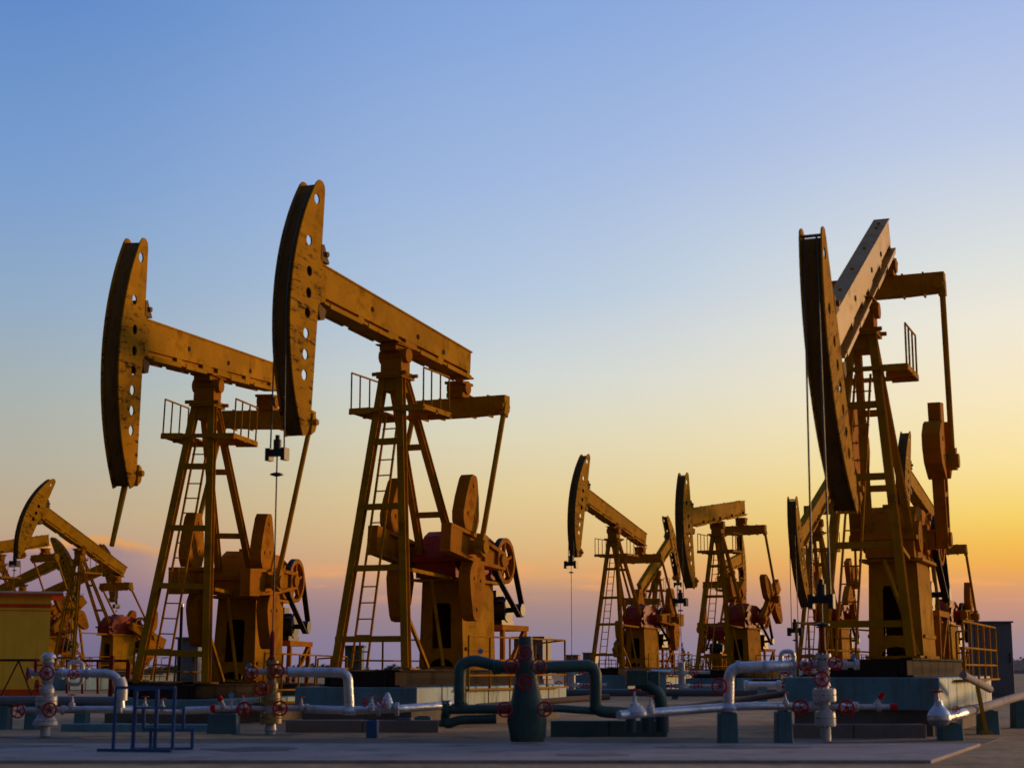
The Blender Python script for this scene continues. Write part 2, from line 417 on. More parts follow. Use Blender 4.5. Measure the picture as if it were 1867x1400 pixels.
def b_posthead():
    m = MB(); z = HP - .375
    m.hull8([(-.36, -.17, z - .26), (.19, -.17, z - .26), (.19, .17, z - .26), (-.36, .17, z - .26), (-.2, -.15, z), (.16, -.15, z), (.16, .15, z), (-.2, .15, z)])
    m.box(-.27, .25, -.25, .25, z - .035, z - .002)
    return m
FT = [(.12, .165, 5.0), (.76, .66, 0)]
RT = [(-.16, .13, 5.0), (-2.02, .36, 1.66)]
def lerp(a, b, t): return tuple(x + (y - x) * t for x, y in zip(a, b))
def b_fleg(s):
    def f():
        a, b = [(x, s * y, z) for x, y, z in FT]
        m = MB(); m.ibeam(a, b, .13, .14, .016, (1, 0, 0)); m.box(b[0] - .18, b[0] + .18, b[1] - .16, b[1] + .16, 0, .03); return m
    return f
def b_rleg(s):
    def f():
        a, b = [(x, s * y, z) for x, y, z in RT]
        return MB().ibeam(a, b, .115, .12, .014, (1, 0, 0))
    return f
def b_cross(z, rear=False):
    def f():
        A = RT if rear else FT; t = (A[0][2] - z) / (A[0][2] - A[1][2]); p = lerp(A[0], A[1], t)
        m = MB(); m.bar((p[0], -p[1] + .06, p[2]), (p[0], p[1] - .06, p[2]), .10, .10); return m
    return f
def b_sidebrace(z, s):
    def f():
        t = (5.0 - z) / 5.0; p = lerp(FT[0], FT[1], t); q = lerp(RT[0], RT[1], (5.0 - z) / 3.34)
        m = MB(); m.bar((p[0] - .08, s * p[1], z), (q[0] + .08, s * q[1], z), .07, .1); return m
    return f
def b_ladder():
    m = MB(); a = Vector((.05, -.02, 4.4)); b = Vector((.5, -.36, .02)); hw = .15
    for s in (1, -1): m.bar(a + Vector((0, s * hw * .8, 0)), b + Vector((0, s * hw, 0)), .028, .035)
    for i in range(1, 16):
        p = a.lerp(b, i / 16); m.cyl(p + Vector((0, -hw, 0)), p + Vector((0, hw, 0)), .013, 6)
    return m
def b_platform():
    m = MB()
    for s in (1, -1):
        m.box(-.8, .34, s * .31, s * .72, 4.455, 4.485)
        for x in (-.78, -.2, .32): m.box(x - .03, x + .03, s * .3, s * .72, 4.38, 4.453)
        m.box(-.8, .34, s * .68, s * .72, 4.40, 4.453)
    m.box(.25, .34, -.3, .3, 4.41, 4.475); m.box(-.8, -.72, -.3, .3, 4.41, 4.475)
    return m
def b_railing(s):
    def f():
        m = MB(); y = s * .70
        for x in (.30, -.02, -.38, -.74): m.cyl((x, y, 4.487), (x, y, 5.12), .016, 6)
        m.tube([(.30, y, 5.12), (-.74, y, 5.12)], .017, 6)
        return m
    return f
def b_equalizer():
    m = MB()
    m.prism([(-1.0, .0), (-1.0, -.30), (-.94, -.335), (-.3, -.36), (.3, -.36), (.94, -.335), (1.0, -.30), (1.0, .0)], lambda a, b, t: (t, a, b), -.12, .12)
    for s in (1, -1): m.cyl((-.17, s * .9, -.2), (.17, s * .9, -.2), .09, 14)
    for y in (-.7, -.35, .3, .65): m.box(-.13, .13, y - .015, y + .015, -.385, .02)
    return m
def b_tailbearing():
    m = MB()
    m.box(-.2, .2, -.17, .17, .002, .09); m.cyl((0, -.2, .2), (0, .2, .2), .13, 18)
    m.box(-.16, .16, -.13, .13, .09, .26); m.box(-.24, .24, -.19, .19, .262, .31)
    m.box(-.3, -.2, -.05, .05, .05, .2)
    return m
def b_pitman(length, s):
    def f():
        m = MB(); m.cyl((0, 0, -.1), (0, 0, -length + .2), .05, 12)
        m.box(-.09, .09, -.06, .06, -.2, .06); m.box(-.1, .1, -.07, .07, -length - .16, -length + .22)
        m.cyl((0, -.13, -length), (0, .11, -length), .12, 16); return m
    return f
def b_crank():
    m = MB(); h = .25; y = .1
    H = lambda a: .25 if a > .95 else .16 + .09 * (a + .15) / 1.1
    def sl(a0, a1, y0, lo, hi):
        m.hull8([(a0, -y0, lo(a0)), (a1, -y0, lo(a1)), (a1, y0, lo(a1)), (a0, y0, lo(a0)), (a0, -y0, hi(a0)), (a1, -y0, hi(a1)), (a1, y0, hi(a1)), (a0, y0, hi(a0))])
    for a0, a1 in ((-.15, .95), (.95, 2.32)):
        sl(a0, a1, y, lambda a: H(a) - .065, H); sl(a0, a1, y, lambda a: -H(a), lambda a: -H(a) + .065)
        sl(max(a0, -.14), a1 - .01, .04, lambda a: -H(a) + .066, lambda a: H(a) - .066)
    for a0, a1 in ((1.85, 2.32), (-.15, .2), (.72, .8)): sl(a0, a1, y - .003, lambda a: -H(a) + .067, lambda a: H(a) - .067)
    m.cyl((0, -.14, 0), (0, .14, 0), .12, 18)
    m.cyl((CR, -.14, 0), (CR, .14, 0), .13, 16)
    return m
def b_weight(s, kind='blade'):
    def f():
        if kind == 'moon': poly = [(1.02, .255), (1.04, .34), (1.3, .72), (1.55, .84), (1.78, .82), (1.95, .6), (2.0, .42), (1.98, .255)]
        else: poly = [(1.3, .255), (1.24, .38), (1.2, .5), (1.26, .9), (1.36, 1.22), (1.42, 1.28), (1.58, 1.28), (1.66, 1.2), (1.8, .85), (1.88, .55), (1.86, .40), (1.76, .255)]
        h_ = .15 if kind == 'moon' else .115; sh_ = -.42 if s < 0 and kind != 'moon' else 0
        m = MB(); m.prism([(a + sh_, s * b) for a, b in poly], P3, -h_, h_)
        for a, b in ((1.4, .55), (1.68, .55), (1.5, 1.08)) if kind != 'moon' else ((1.4, .45), (1.7, .5)):
            for t in (1, -1): m.cyl((a + sh_, t * (h_ - .001), s * b), (a + sh_, t * (h_ + .015), s * b), .035, 8)
        return m
    return f
def b_pedestal():
    m = MB()
    x0, x1, zt = -3.42, -1.98, 1.58
    def wall(y0, y1, x):   # front panel with door and low arch, slightly tapered
        def fn(a, b, t):
            k = 1 - .12 * b / zt; return (x + t, a * k, b)
        arch = [(.24 * math.cos(k * math.pi / 8), .05 + .15 * math.sin(k * math.pi / 8)) for k in range(9)]
        door = [(-.2, .38), (.2, .38), (.2, 1.14), (.17, 1.19), (-.17, 1.19), (-.2, 1.14)]
        m.prism([(-.44, .0), (.44, .0), (.44, zt), (-.44, zt)], fn, y0, y1, [arch, door])
    wall(-.03, 0, x1); m.box(x0, x0 + .03, -.385, .385, 0, zt)  # solid rear wall added to keep sunlight from leaking in behind the door
    for s in (1, -1):
        def q(x, z, o): return (x, s * (.44 * (1 - .12 * z / zt) - o), z)
        m.hull8([q(x0, 0, -.006), q(x1 + .006, 0, -.006), q(x1 + .006, zt, -.006), q(x0, zt, -.006), q(x0, 0, .03), q(x1 - .031, 0, .03), q(x1 - .031, zt, .03), q(x0, zt, .03)])
    m.box(x0 - .2, x1 + .2, -.52, .52, zt + .002, zt + .05)
    for s in (1, -1):
        m.box(x0 + .1, x1 - .1, s * .45, s * .47, .34, .40)
    m.box(x0 - .02, x1 + .02, -.5, .5, 0, .05)
    return m
def b_reducer():
    m = MB()
    m.prism([(-1.72, 1.64), (-1.68, 2.0), (-2.05, 2.42), (-2.25, 2.52), (-3.1, 2.5), (-3.7, 2.32), (-3.92, 2.1), (-3.95, 1.64)], P3, -.40, .40)
    m.box(-4.0, -1.62, -.46, .46, 1.93, 2.0)
    m.cyl((XS, -.60, ZS), (XS, .60, ZS), .17, 20)
    for x in (-2.05, -2.9, -3.6): m.cyl((x, -.47, ZS), (x, .47, ZS), .26, 20)
    m.box(-2.8, -2.4, -.2, .2, 2.5, 2.58)
    return m
SHX, SHZ, SHY = -3.62, 2.03, .53
def b_sheave():
    m = MB(); n = 32
    m.torus((SHX, SHY, SHZ), (0, 1, 0), .40, .035, 32, 8)
    m.lathe((SHX, SHY - .06, SHZ), [(0, .425), (.02, .40), (.10, .40), (.12, .425)], 32, (0, 1, 0)) if False else None
    m.cyl((SHX, SHY - .09, SHZ), (SHX, SHY + .07, SHZ), .08, 16)
    ring = []
    for k in range(n):
        a = k * 2 * math.pi / n; b = (k + 1) * 2 * math.pi / n
        c = [(SHX + r * math.cos(t), y, SHZ + r * math.sin(t)) for t in (a, b) for r in (.36, .43) for y in (SHY - .06, SHY + .06)]
        m.add(c, [(0, 1, 5, 4), (2, 6, 7, 3), (0, 4, 6, 2), (1, 3, 7, 5)], False)
    for k in range(5):
        a = k * 2 * math.pi / 5 + .3
        m.bar((SHX + .07 * math.cos(a), SHY, SHZ + .07 * math.sin(a)), (SHX + .37 * math.cos(a), SHY, SHZ + .37 * math.sin(a)), .05, .07, (0, 1, 0))
    return m
MX, MZ = -4.42, 1.14
def b_belt():
    m = MB(); y = SHY
    d = Vector((MX - SHX, 0, MZ - SHZ)); u = d.normalized(); p = Vector((-u.z, 0, u.x))
    for s in (1, -1):
        a = Vector((SHX, y, SHZ)) + p * s * .44; b = Vector((MX, y, MZ)) + p * s * .135
        m.bar(a, b, .11, .025, tuple(p))
    n = 12; a0 = math.atan2(p.z, p.x)
    for k in range(n):
        for (cx, cz, r, sg) in ((SHX, SHZ, .44, 1), (MX, MZ, .135, -1)):
            t0 = a0 + sg * k * math.pi / n; t1 = a0 + sg * (k + 1) * math.pi / n
            m.bar((cx + r * math.cos(t0), y, cz + r * math.sin(t0)), (cx + r * math.cos(t1), y, cz + r * math.sin(t1)), .11, .022, (math.cos(t0), 0, math.sin(t0)))
    return m
def b_motor():
    m = MB()
    m.cyl((MX, -.35, MZ), (MX, .3, MZ), .24, 20); m.cyl((MX, -.42, MZ), (MX, -.352, MZ), .21, 20)
    m.cyl((MX, .3, MZ), (MX, SHY - .07, MZ), .05); m.cyl((MX, SHY - .07, MZ), (MX, SHY + .07, MZ), .12, 18)
    for k in range(10):
        a = k * 2 * math.pi / 10; m.bar((MX + .25 * math.cos(a), -.3, MZ + .25 * math.sin(a)), (MX + .25 * math.cos(a), .24, MZ + .25 * math.sin(a)), .02, .05, (math.cos(a), 0, math.sin(a)))
    m.box(MX - .12, MX + .16, -.1, .1, MZ + .22, MZ + .38); m.box(MX - .3, MX + .3, -.33, .28, MZ - .29, MZ - .2)
    return m
def b_stand():
    m = MB()
    m.box(-4.95, -3.64, -.45, .5, .74, .84)
    for s in (-.4, .45):
        m.bar((-4.85, s, .738), (-4.85, s, 0), .08); m.bar((-4.8, s, .72), (-4.05, s, .04), .07); m.bar((-3.75, s, .738), (-3.75, s, 0), .08)
    return m
def b_brace(i):
    def f():
        m = MB(); a, b = (((.62, .5, 1.1), (-.55, .42, .03)), ((-1.75, -.1, 1.6), (-1.0, .5, .05)), ((-1.75, .3, 1.62), (.3, .5, 1.66)))[i]
        m.bar(a, b, .05, .06); return m
    return f
def b_skid():
    m = MB()
    for s in (1, -1): m.ibeam((1.15, s * .64, -.14), (-5.15, s * .64, -.14), .2, .27, .025)
    for x in (1.1, .2, -1.2, -2.4, -3.6, -5.1): m.bar((x, -.62, -.14), (x, .62, -.14), .1, .2)
    m.box(-5.0, -1.8, -.5, .5, -.04, -.004)
    return m
def b_guard(s):
    def f():
        m = MB(); y = s * 1.28; xs = [-.35, -1.25, -2.15, -3.05, -3.95, -4.9]
        for x in xs: m.cyl((x, y, -.32), (x, y, .56), .02, 6)
        for z in (.56, .16, -.1): m.cyl((xs[0], y, z), (xs[-1], y, z), .018, 6)
        m.cyl((-4.9, y, .56), (-5.1, y - s * .7, .5), .018, 6); m.cyl((-4.9, y, .16), (-5.1, y - s * .7, .12), .016, 6); m.cyl((-5.1, y - s * .7, -.3), (-5.1, y - s * .7, .5), .02, 6)
        m.box(-5.0, -.3, s * 1.06, s * 1.32, -.35, -.322)
        return m
    return f
def b_carrier():
    m = MB()
    m.box(-.06, .06, -.14, .14, -.05, .05); m.box(-.075, .075, -.17, -.1, -.12, .07); m.box(-.075, .075, .1, .17, -.12, .07)
    m.cyl((0, 0, .05), (0, 0, .2), .06, 12); m.cyl((0, 0, .2), (0, 0, .27), .035, 10)
    return m
def b_clamp(): return MB().lathe((0, 0, -.36), [(0, .03), (.02, .1), (.04, .1), (.06, .03)], 14)

def pumpjack(label, x, y, z0, yaw, tilt, crank_sol, bridle=True, detail=2, group='beam pump jacks of the oil field', rod_to=.25, hang=False, weights='blade', gear='red', paint='yellow', drop=0., tail=2.92, roll=0.):
    r = empty('pump_jack', (x, y, z0), label, 'pump jack', group, R(yaw))
    t = R(tilt); ry = -t; pv = (0, 0, HP)
    if roll: r.rotation_euler = (Matrix.Rotation(R(roll), 3, 'Y') @ Matrix.Rotation(R(yaw), 3, 'Z')).to_euler()
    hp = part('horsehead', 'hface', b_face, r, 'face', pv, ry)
    for s in (1, -1):
        part('side_plate', f'plate{s}', b_plate(s), hp, 'head')
    if detail > 1:
        for v_ in (1.35, .72, -.03, -1.5): part('diaphragm', f'dia{v_}', b_diaphragm(v_), hp, 'darksteel')
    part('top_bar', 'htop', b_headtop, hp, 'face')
    if detail > 0: part('lug', 'lug', b_lug, hp, 'yellow')
    bm_ = part('walking_beam', f'beam{tail}{paint}', lambda: b_beam(tail), r, paint, pv, ry)
    part('bottom_flange', f'flange{tail}{paint}', lambda: b_flange(tail), bm_, paint); part('tenon', 'tenon', b_tenon, bm_, 'darksteel')
    for i in (0, 1): part('hinge', f'hinge{i}', b_hinge(i), bm_, 'face')  # brackets take the darker face colour to stand in for shade on them
    if detail > 1:
        for u in (1.15, -.62, -1.7):
            for q in (1, -1): part('bolt_plate', f'bolt{u}{q}', b_boltplate(u, q), bm_, 'darksteel')
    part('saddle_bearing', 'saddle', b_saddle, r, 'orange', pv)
    part('post_cap', 'posthead', b_posthead, r, 'yellow')
    for s in (1, -1):
        part('leg', f'fl{s}', b_fleg(s), r, 'yellow'); part('leg', f'rl{s}', b_rleg(s), r, 'yellow')
    for z in (3.88, 2.74, 1.69, .5): part('cross_bar', f'cf{z}', b_cross(z), r, 'yellow')
    for z in (3.9, 2.75): part('cross_bar', f'cr{z}', b_cross(z, True), r, 'yellow')
    for i in range(3): part('brace', f'br{i}', b_brace(i), r, 'yellow')
    if detail > 0: part('ladder', 'ladder', b_ladder, r, 'yellow')
    part('platform', 'platform', b_platform, r, 'yellow')
    for s in (1, -1): part('railing', f'rail{s}', b_railing(s), r, 'yellow')
    # linkage
    eu, ev = -tail + .23, LEV
    ex = eu * math.cos(t); ez = HP + eu * math.sin(t) + ev
    eq = part('equalizer', 'equal', b_equalizer, r, 'yellow', (ex, 0, ez))
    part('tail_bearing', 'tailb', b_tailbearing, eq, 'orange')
    top = Vector((ex, 0, ez - .2)); sh = Vector((XS, 0, ZS)); dv = top - sh; D = dv.length
    ca = (CR * CR + D * D - LP * LP) / (2 * CR * D); ca = max(-1, min(1, ca)); base = math.atan2(dv.z, dv.x); off = math.acos(ca)
    ang = base - off if crank_sol == 'front' else base + off
    if isinstance(crank_sol, (int, float)): ang = R(crank_sol)
    pin = sh + Vector((math.cos(ang), 0, math.sin(ang))) * CR
    ln = (top - pin).length; pa = math.atan2(top.x - pin.x, top.z - pin.z)
    for s in (1, -1):
        part('pitman_arm', f'pit{round(ln, 2)}', b_pitman(ln, s), r, 'yellow', (top.x, s * .95, top.z), pa)
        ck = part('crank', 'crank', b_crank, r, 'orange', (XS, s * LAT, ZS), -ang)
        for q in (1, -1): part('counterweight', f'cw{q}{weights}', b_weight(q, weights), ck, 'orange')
    part('pedestal', 'ped', b_pedestal, r, 'yellow'); 
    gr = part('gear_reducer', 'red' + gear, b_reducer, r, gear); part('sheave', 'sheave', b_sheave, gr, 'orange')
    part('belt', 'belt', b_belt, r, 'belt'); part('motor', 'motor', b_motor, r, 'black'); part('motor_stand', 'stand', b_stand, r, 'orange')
    part('skid', 'skid', b_skid, r, 'darksteel')
    for s in (1, -1): part('guard_rail', f'guard{s}', b_guard(s), r, 'yellow')
    if bridle:
        zc = 3.24 - drop - RA * (R(4.7) - t); xr = RA + .015
        m = MB()
        for s in (1, -1): m.cyl((xr, s * .09, HP), (xr, s * .12, zc + .05), .014, 6)
        # the ropes lie along the arc above the tangent point
        for s in (1, -1):
            m.tube([(xr * math.cos(a), s * .09, HP + xr * math.sin(a)) for a in [PT * 0 + (t + PT) * .9 * k / 10 for k in range(11)]], .014, 6)
        link('wire_rope', m, r, 'rope')
        cb = part('carrier_bar', 'carrier', b_carrier, r, 'black', (xr, 0, zc))
        if detail < 2: cb.scale = (1.5, 1.5, 1.5)
        part('rod_clamp', 'clamp', b_clamp, r, 'black', (xr, 0, zc))
        link('polished_rod', MB().cyl((xr, 0, zc + .2), (xr, 0, rod_to - z0), .012, 8), r, 'rope')
    if hang:
        c = Vector((3.1 * math.cos(t) + 1.95 * math.sin(t), 0, HP + 3.1 * math.sin(t) - 1.95 * math.cos(t)))
        link('hanging_rod', MB().tube([c, c + Vector((.35, 0, -1.15))], .05, 10, True, [.055, .04]), r, 'yellow')
    # foundation block under the skid, a thing of its own
    return r
def foundation(x, y, z0, yaw, label, g, zb=0., mt='teal'):
    o = empty('concrete_foundation', (x, y, 0), label, 'foundation', g, R(yaw))
    m = MB(); n = 7; zt = z0 - .282
    xs = [1.32 - i * (1.32 + 5.4) / n for i in range(n + 1)]
    for i in range(n): m.box(xs[i + 1] + .008, xs[i] - .008, -1.12, 1.12, max(zb + .02, .02), zt)
    bevel(link('block', m, o, mt), .015)
    m = MB(); m.box(-5.3, 1.25, -1.0, 1.0, -.02, max(zb + .018, .018)); link('footing', m, o, 'brick')  # footing coloured dark to stand in for the shadow gap below the block
    m = MB(); m.box(-5.2, 1.22, -.5, .5, zt + .002, z0 - .05); link('plinth', m, o, 'darksteel')
    return o

dz = .95 - 1.22
JACKS = [
    # label, foundation label, x, y, z, yaw, tilt, crank, options
    ('large yellow pump jack at left, its beam tail hidden behind the next horsehead', -5.82, 30.15, .995, 256.7, -2.45, -4, dict(bridle=False, hang=True, gear='orange', tail=3.2, roll=1.8)),
    ('large yellow pump jack with the highest horsehead and its whole beam in view', -2.05, 28.42, 1.22, 247.2, 4.7, 'front', dict(rod_to=1.1)),
    ('large pump jack at right seen nearly head on, horsehead down and beam tail up', 5.56, 25.53, 1.39, 247.9, -26.9, 'front', dict(rod_to=1.1, weights='moon', gear='orange', paint='gloss', drop=.35)),
    ('small pump jack right of centre with horsehead raised and beam sloping down to the right', 4.10, 66.26, 1.29, 241.8, 14.2, 'rear', dict(detail=1)),
    ('small pump jack with beam tail raised and horsehead low, right of the green poplars', 7.82, 62.6, 1.18, 242.4, -7.1, 'rear', dict(detail=1)),
    ('small pump jack half hidden behind the big head-on jack, horsehead low at its left', 11.46, 61.98, 1.21, 247, -23.1, 'front', dict(detail=1)),
    ('small pump jack facing away with raised horsehead, between the two small jacks right of centre', 8.21, 94.16, 1.18, 65.8, 30.6, 'rear', dict(detail=1)),
    ('small pump jack facing away, its horsehead showing behind a low-headed jack', 12.45, 94.25, 1.21, 70.9, 10.3, 'rear', dict(detail=1)),
    ('small pump jack at far left, thin dark arc, beam sloping steeply down to the right', -20.44, 78.09, 1.25, 238.1, 26.3, 'rear', dict(detail=1)),
    ('small pump jack facing right behind the yellow shed, curved head just above the shed roof', -32.33, 109.4, 1.15, 345, 24.8, 'front', dict(detail=1)),
    ('small pump jack facing right with its horsehead hanging behind a sloping beam', -30.22, 114.06, 1.24, 332.1, 19.0, 'front', dict(detail=1)),
    ('small pump jack cut by the left picture edge, only its beam tail showing', -25.32, 81.58, 1.23, 232.0, -9.4, 'rear', dict(detail=1)),
    ('small pump jack hidden behind the big head-on jack, one equalizer end poking out right', 15.0, 59.82, 1.23, 244.5, 14.8, 'rear', dict(detail=1)),
]
FL = ['teal concrete foundation under the large jack at left whose tail is hidden', 'teal concrete foundation under the large jack with the highest horsehead', 'tall teal concrete foundation under the big head-on jack at right',
      'teal foundation under the small raised jack right of centre', 'teal foundation under the small low-headed jack beside the poplars', 'teal foundation under the small jack half hidden by the big head-on jack',
      'teal foundation under the small raised jack that faces away', 'teal foundation under the small away-facing jack behind the low-headed one', 'teal foundation under the steeply sloping small jack at far left',
      'teal foundation under the right-facing jack with its head above the shed roof', 'teal foundation under the right-facing jack with its head hanging behind a sloping beam', 'teal foundation under the small jack cut by the left picture edge',
      'teal foundation under the small jack whose equalizer end pokes out right']
for i, (lb, x, y, z, yaw, tilt, cs, kw) in enumerate(JACKS):
    pumpjack(lb, x, y, z + dz, yaw, tilt, cs, **kw)
    foundation(x, y, z + dz, yaw, FL[i], 'concrete foundations of the pump jacks', zb=(.30, .32, .35)[i] if i < 3 else 0.)
# ------------------------------------------------------------------ helpers for pipework
def rounded(pts, rad, n=6):
    pts = [Vector(p) for p in pts]; out = [pts[0]]
    for a, b, c in zip(pts, pts[1:], pts[2:]):
        r_ = min(rad, (a - b).length * .45, (c - b).length * .45)
        p = b + (a - b).normalized() * r_; q = b + (c - b).normalized() * r_
        for i in range(n + 1):
            t = i / n; out.append(p.lerp(b, t).lerp(b.lerp(q, t), t))
    return out + [pts[-1]]
class Thing:
    def __init__(s, name, base, label, cat, group=None, rz=0.):
        s.base = Vector(base); s.o = empty(name, s.base, label, cat, group, rz)
    def L(s, p): return Vector(p) - s.base
    def px(s, x, y, d): return at(x, y, d) - s.base
    def add(s, name, mb, material, parent=None): return link(name, mb, parent or s.o, material)
    def wheel(s, c, axis, r, parent=None, stem=.1):
        """hand wheel with rim, spokes and hub; axis points from the valve towards the wheel"""
        c = Vector(c); ax = Vector(axis).normalized(); m = MB(); m.torus(c, ax, r, r * .13, 24, 8)
        u = ax.orthogonal().normalized(); v = ax.cross(u); k0 = random.random() * 2
        for k in range(5):
            a = k0 + k * 2 * math.pi / 5; m.bar(c, c + (u * math.cos(a) + v * math.sin(a)) * r, r * .13, r * .13)
        m.cyl(c - ax * r * .2, c + ax * r * .25, r * .25, 12); m.cyl(c - ax * stem, c, r * .11, 8)
        return s.add('handwheel', m, 'wheelred', parent)
    def pipe(s, pts, r, material='silver', rad=.2, name='pipe', parent=None):
        return s.add(name, MB().tube(rounded(pts, rad), r, 16), material, parent)
    def flange(s, p, axis, r, material='silver', t=.04, parent=None):
        p = Vector(p); ax = Vector(axis).normalized(); m = MB()
        m.cyl(p - ax * t, p - ax * t * .15, r, 18); m.cyl(p + ax * t * .15, p + ax * t, r, 18); m.cyl(p - ax * t * .2, p + ax * t * .2, r * .7, 14)
        u = ax.orthogonal().normalized(); v = ax.cross(u)
        for k in range(8):
            a = k * math.pi / 4; q = p + (u * math.cos(a) + v * math.sin(a)) * r * .83; m.cyl(q - ax * t * 1.4, q + ax * t * 1.4, r * .09, 6)
        return s.add('flange', m, material, parent)
    def valve(s, p, up, size, material='white', wheel=True):
        """body, bonnet cone and hand wheel standing on a pipe"""
        p = Vector(p); u = Vector(up).normalized()
        b = s.add('valve', MB().lathe(p - u * size * .5, [(0, size * .35), (size * .25, size * .55), (size * .75, size * .55), (size, size * .38)], 16, u), material)
        s.add('bonnet', MB().lathe(p + u * size * .5, [(0, size * .44), (size * .16, size * .42), (size * .3, size * .22), (size * .7, size * .17), (size * .71, size * .26), (size * .8, size * .26), (size * .81, size * .1), (size * 1.3, size * .1)], 14, u), material, b)
        if wheel: s.wheel(p + u * size * 1.85, u, size * .55, b, size * .5)
        return b
TOCAM = Vector((0, -1, .0))
def wellhead(label, X_, Y_, prof, arms, wheels, mats=('white', 'white'), gauge=None, rod=None, extras=None, group='christmas tree wellheads in front of the pump jacks'):
    """prof: (name, [(py, radius px), ...], material) up a vertical axis; arms: (x0, x1, py, r px)"""
    t = Thing('wellhead', (X_, Y_, 0), label, 'wellhead', group)
    xc = PW / 2 + FPX * X_ / (Y_ * .985)
    zz = lambda py: at(xc, py, Y_).z; sc = Y_ * .985 / FPX
    for nm, pr, mt in prof:
        m = MB(); z0 = zz(pr[0][0])
        m.lathe((0, 0, z0), [(zz(py) - z0, r_ * sc) for py, r_ in pr], 20)
        if 'flange' in nm:
            zt = zz(pr[-1][0]); r_ = max(q[1] for q in pr) * sc
            for k in range(10):
                a = k * math.pi / 5; m.cyl((r_ * .86 * math.cos(a), r_ * .86 * math.sin(a), z0 - .015), (r_ * .86 * math.cos(a), r_ * .86 * math.sin(a), zt + .015), .011, 6)
        t.add(nm, m, mt)
    for x0, x1, py, r_, mt in arms:
        z = zz(py); a = Vector(((x0 - xc) * sc, 0, z)); b = Vector(((x1 - xc) * sc, 0, z))
        m = MB(); m.cyl(a, b, r_ * sc, 14); t.add('side_arm', m, mt)
        for e in (a, b): t.flange(e, (1, 0, 0), r_ * sc * 1.7, mt, .025)
    for x, py, r_ in wheels:
        p = Vector(((x - xc) * sc, -.16, zz(py))); v = t.add('valve', MB().lathe(p + Vector((0, .2, 0)), [(0, r_ * sc * .55), (.07, r_ * sc * .5), (.12, r_ * sc * .25)], 14, TOCAM), mats[1])
        t.wheel(p, TOCAM + Vector((random.uniform(-.12, .12), 0, random.uniform(-.05, .12))), r_ * sc, v, .1)
    if gauge:
        x, py, r_ = gauge; p = Vector(((x - xc) * sc, 0, zz(py))); m = MB(); m.cyl(p, p + Vector((0, -.03, 0)), r_ * sc, 16); m.cyl(p + Vector((0, -.01, 0)), p + Vector((0, -.01, -.07)), .01, 8); t.add('gauge', m, 'gauge')
    if rod:
        y0, y1, r_ = rod; t.add('stuffing_box', MB().lathe((0, 0, zz(y0)), [(0, r_ * 1.5 * sc), (.05, r_ * 1.5 * sc), (.051, r_ * sc), (zz(y1) - zz(y0) - .06, r_ * sc), (zz(y1) - zz(y0), r_ * .6 * sc)], 12), 'red')
    return t, zz, sc, xc

# ------------------------------------------------------------------ wellheads
WR = 'white'
def tip(i):   # where the polished rod of jack i hangs
    _, x, y, z, yaw, *_r = JACKS[i]; return x + math.cos(R(yaw)) * (RA + .015), y + math.sin(R(yaw)) * (RA + .015)
x, y = tip(2)
t, zz, sc, xc = wellhead('white wellhead with five red handwheels in front of the big head-on pump jack', x, y,
    [('casing', [(1350, 9.5), (1321, 9.5)], WR), ('lower_flange', [(1322, 19), (1309, 19)], WR), ('lower_flange', [(1307.5, 19), (1297, 18)], WR), ('spool', [(1297, 12), (1292, 9), (1277, 10)], WR),
     ('upper_flange', [(1277, 21), (1267, 21)], WR), ('upper_flange', [(1265.5, 21), (1256, 21)], WR), ('neck', [(1256, 9), (1250, 8)], WR), ('master_valve', [(1250, 12), (1240, 9), (1232, 9), (1224, 12)], WR),
     ('cross', [(1224, 9), (1219, 12), (1203, 12), (1200, 8)], WR), ('top_flange', [(1200, 14), (1192, 14)], WR)],
    [(1446, 1562, 1211, 5.5, WR), (1444, 1600, 1288, 5, WR)], [(1465, 1210, 12.5), (1520, 1208, 12.5), (1494, 1237, 13), (1454, 1289, 13.5), (1537, 1289, 13.5)], gauge=(1557, 1196, 5), rod=(1192, 1136, 5))
p = lambda px_, py_: Vector(((px_ - xc) * sc, 0, zz(py_)))
t.add('side_arm', MB().cyl(p(1600, 1288), p(1622, 1288), 4.5 * sc, 12), WR); t.add('red_cap', MB().cyl(p(1620, 1288.5), p(1633, 1288.5), 6.5 * sc, 14), 'wheelred')
t.add('branch', MB().cyl(p(1590, 1288), p(1603, 1272), 3.5 * sc, 12), WR); t.add('red_cap', MB().cyl(p(1601, 1274), p(1609, 1263), 5 * sc, 14), 'wheelred')
for q in (1477, 1557): t.flange(p(q, 1288), (1, 0, 0), 9 * sc, WR, .03)
for q in (1483, 1540): t.flange(p(q, 1211), (1, 0, 0), 9 * sc, WR, .03)

x, y = tip(1)
t2, zz2, sc2, xc2 = wellhead('rusty yellow and white wellhead with red handwheels under the polished rod left of centre', x, y,
    [('casing', [(1346, 9), (1335, 9), (1330, 11), (1318, 9)], WR), ('lower_flange', [(1318, 20), (1309, 20)], 'rusty'), ('lower_flange', [(1307, 20), (1299, 18)], 'rusty'), ('spool', [(1299, 11), (1284, 10)], WR),
     ('upper_flange', [(1283, 17), (1274, 17)], 'rusty'), ('upper_flange', [(1272.5, 17), (1262, 16)], 'rusty'), ('master_valve', [(1262, 9), (1254, 12), (1246, 12), (1238, 7)], 'rusty'),
     ('cross', [(1238, 8), (1231, 10), (1214, 10), (1210, 7)], 'rusty'), ('top_flange', [(1210, 12), (1204, 12)], 'rusty')],
    [(452, 528, 1224, 5.5, WR), (438, 560, 1291, 5, WR)], [(462, 1226, 11), (508, 1222, 12), (480, 1254, 12), (450, 1292, 12.5), (515, 1290, 12.5)], mats=('rusty', 'rusty'), gauge=(454, 1213, 5), rod=(1204, 1150, 5))

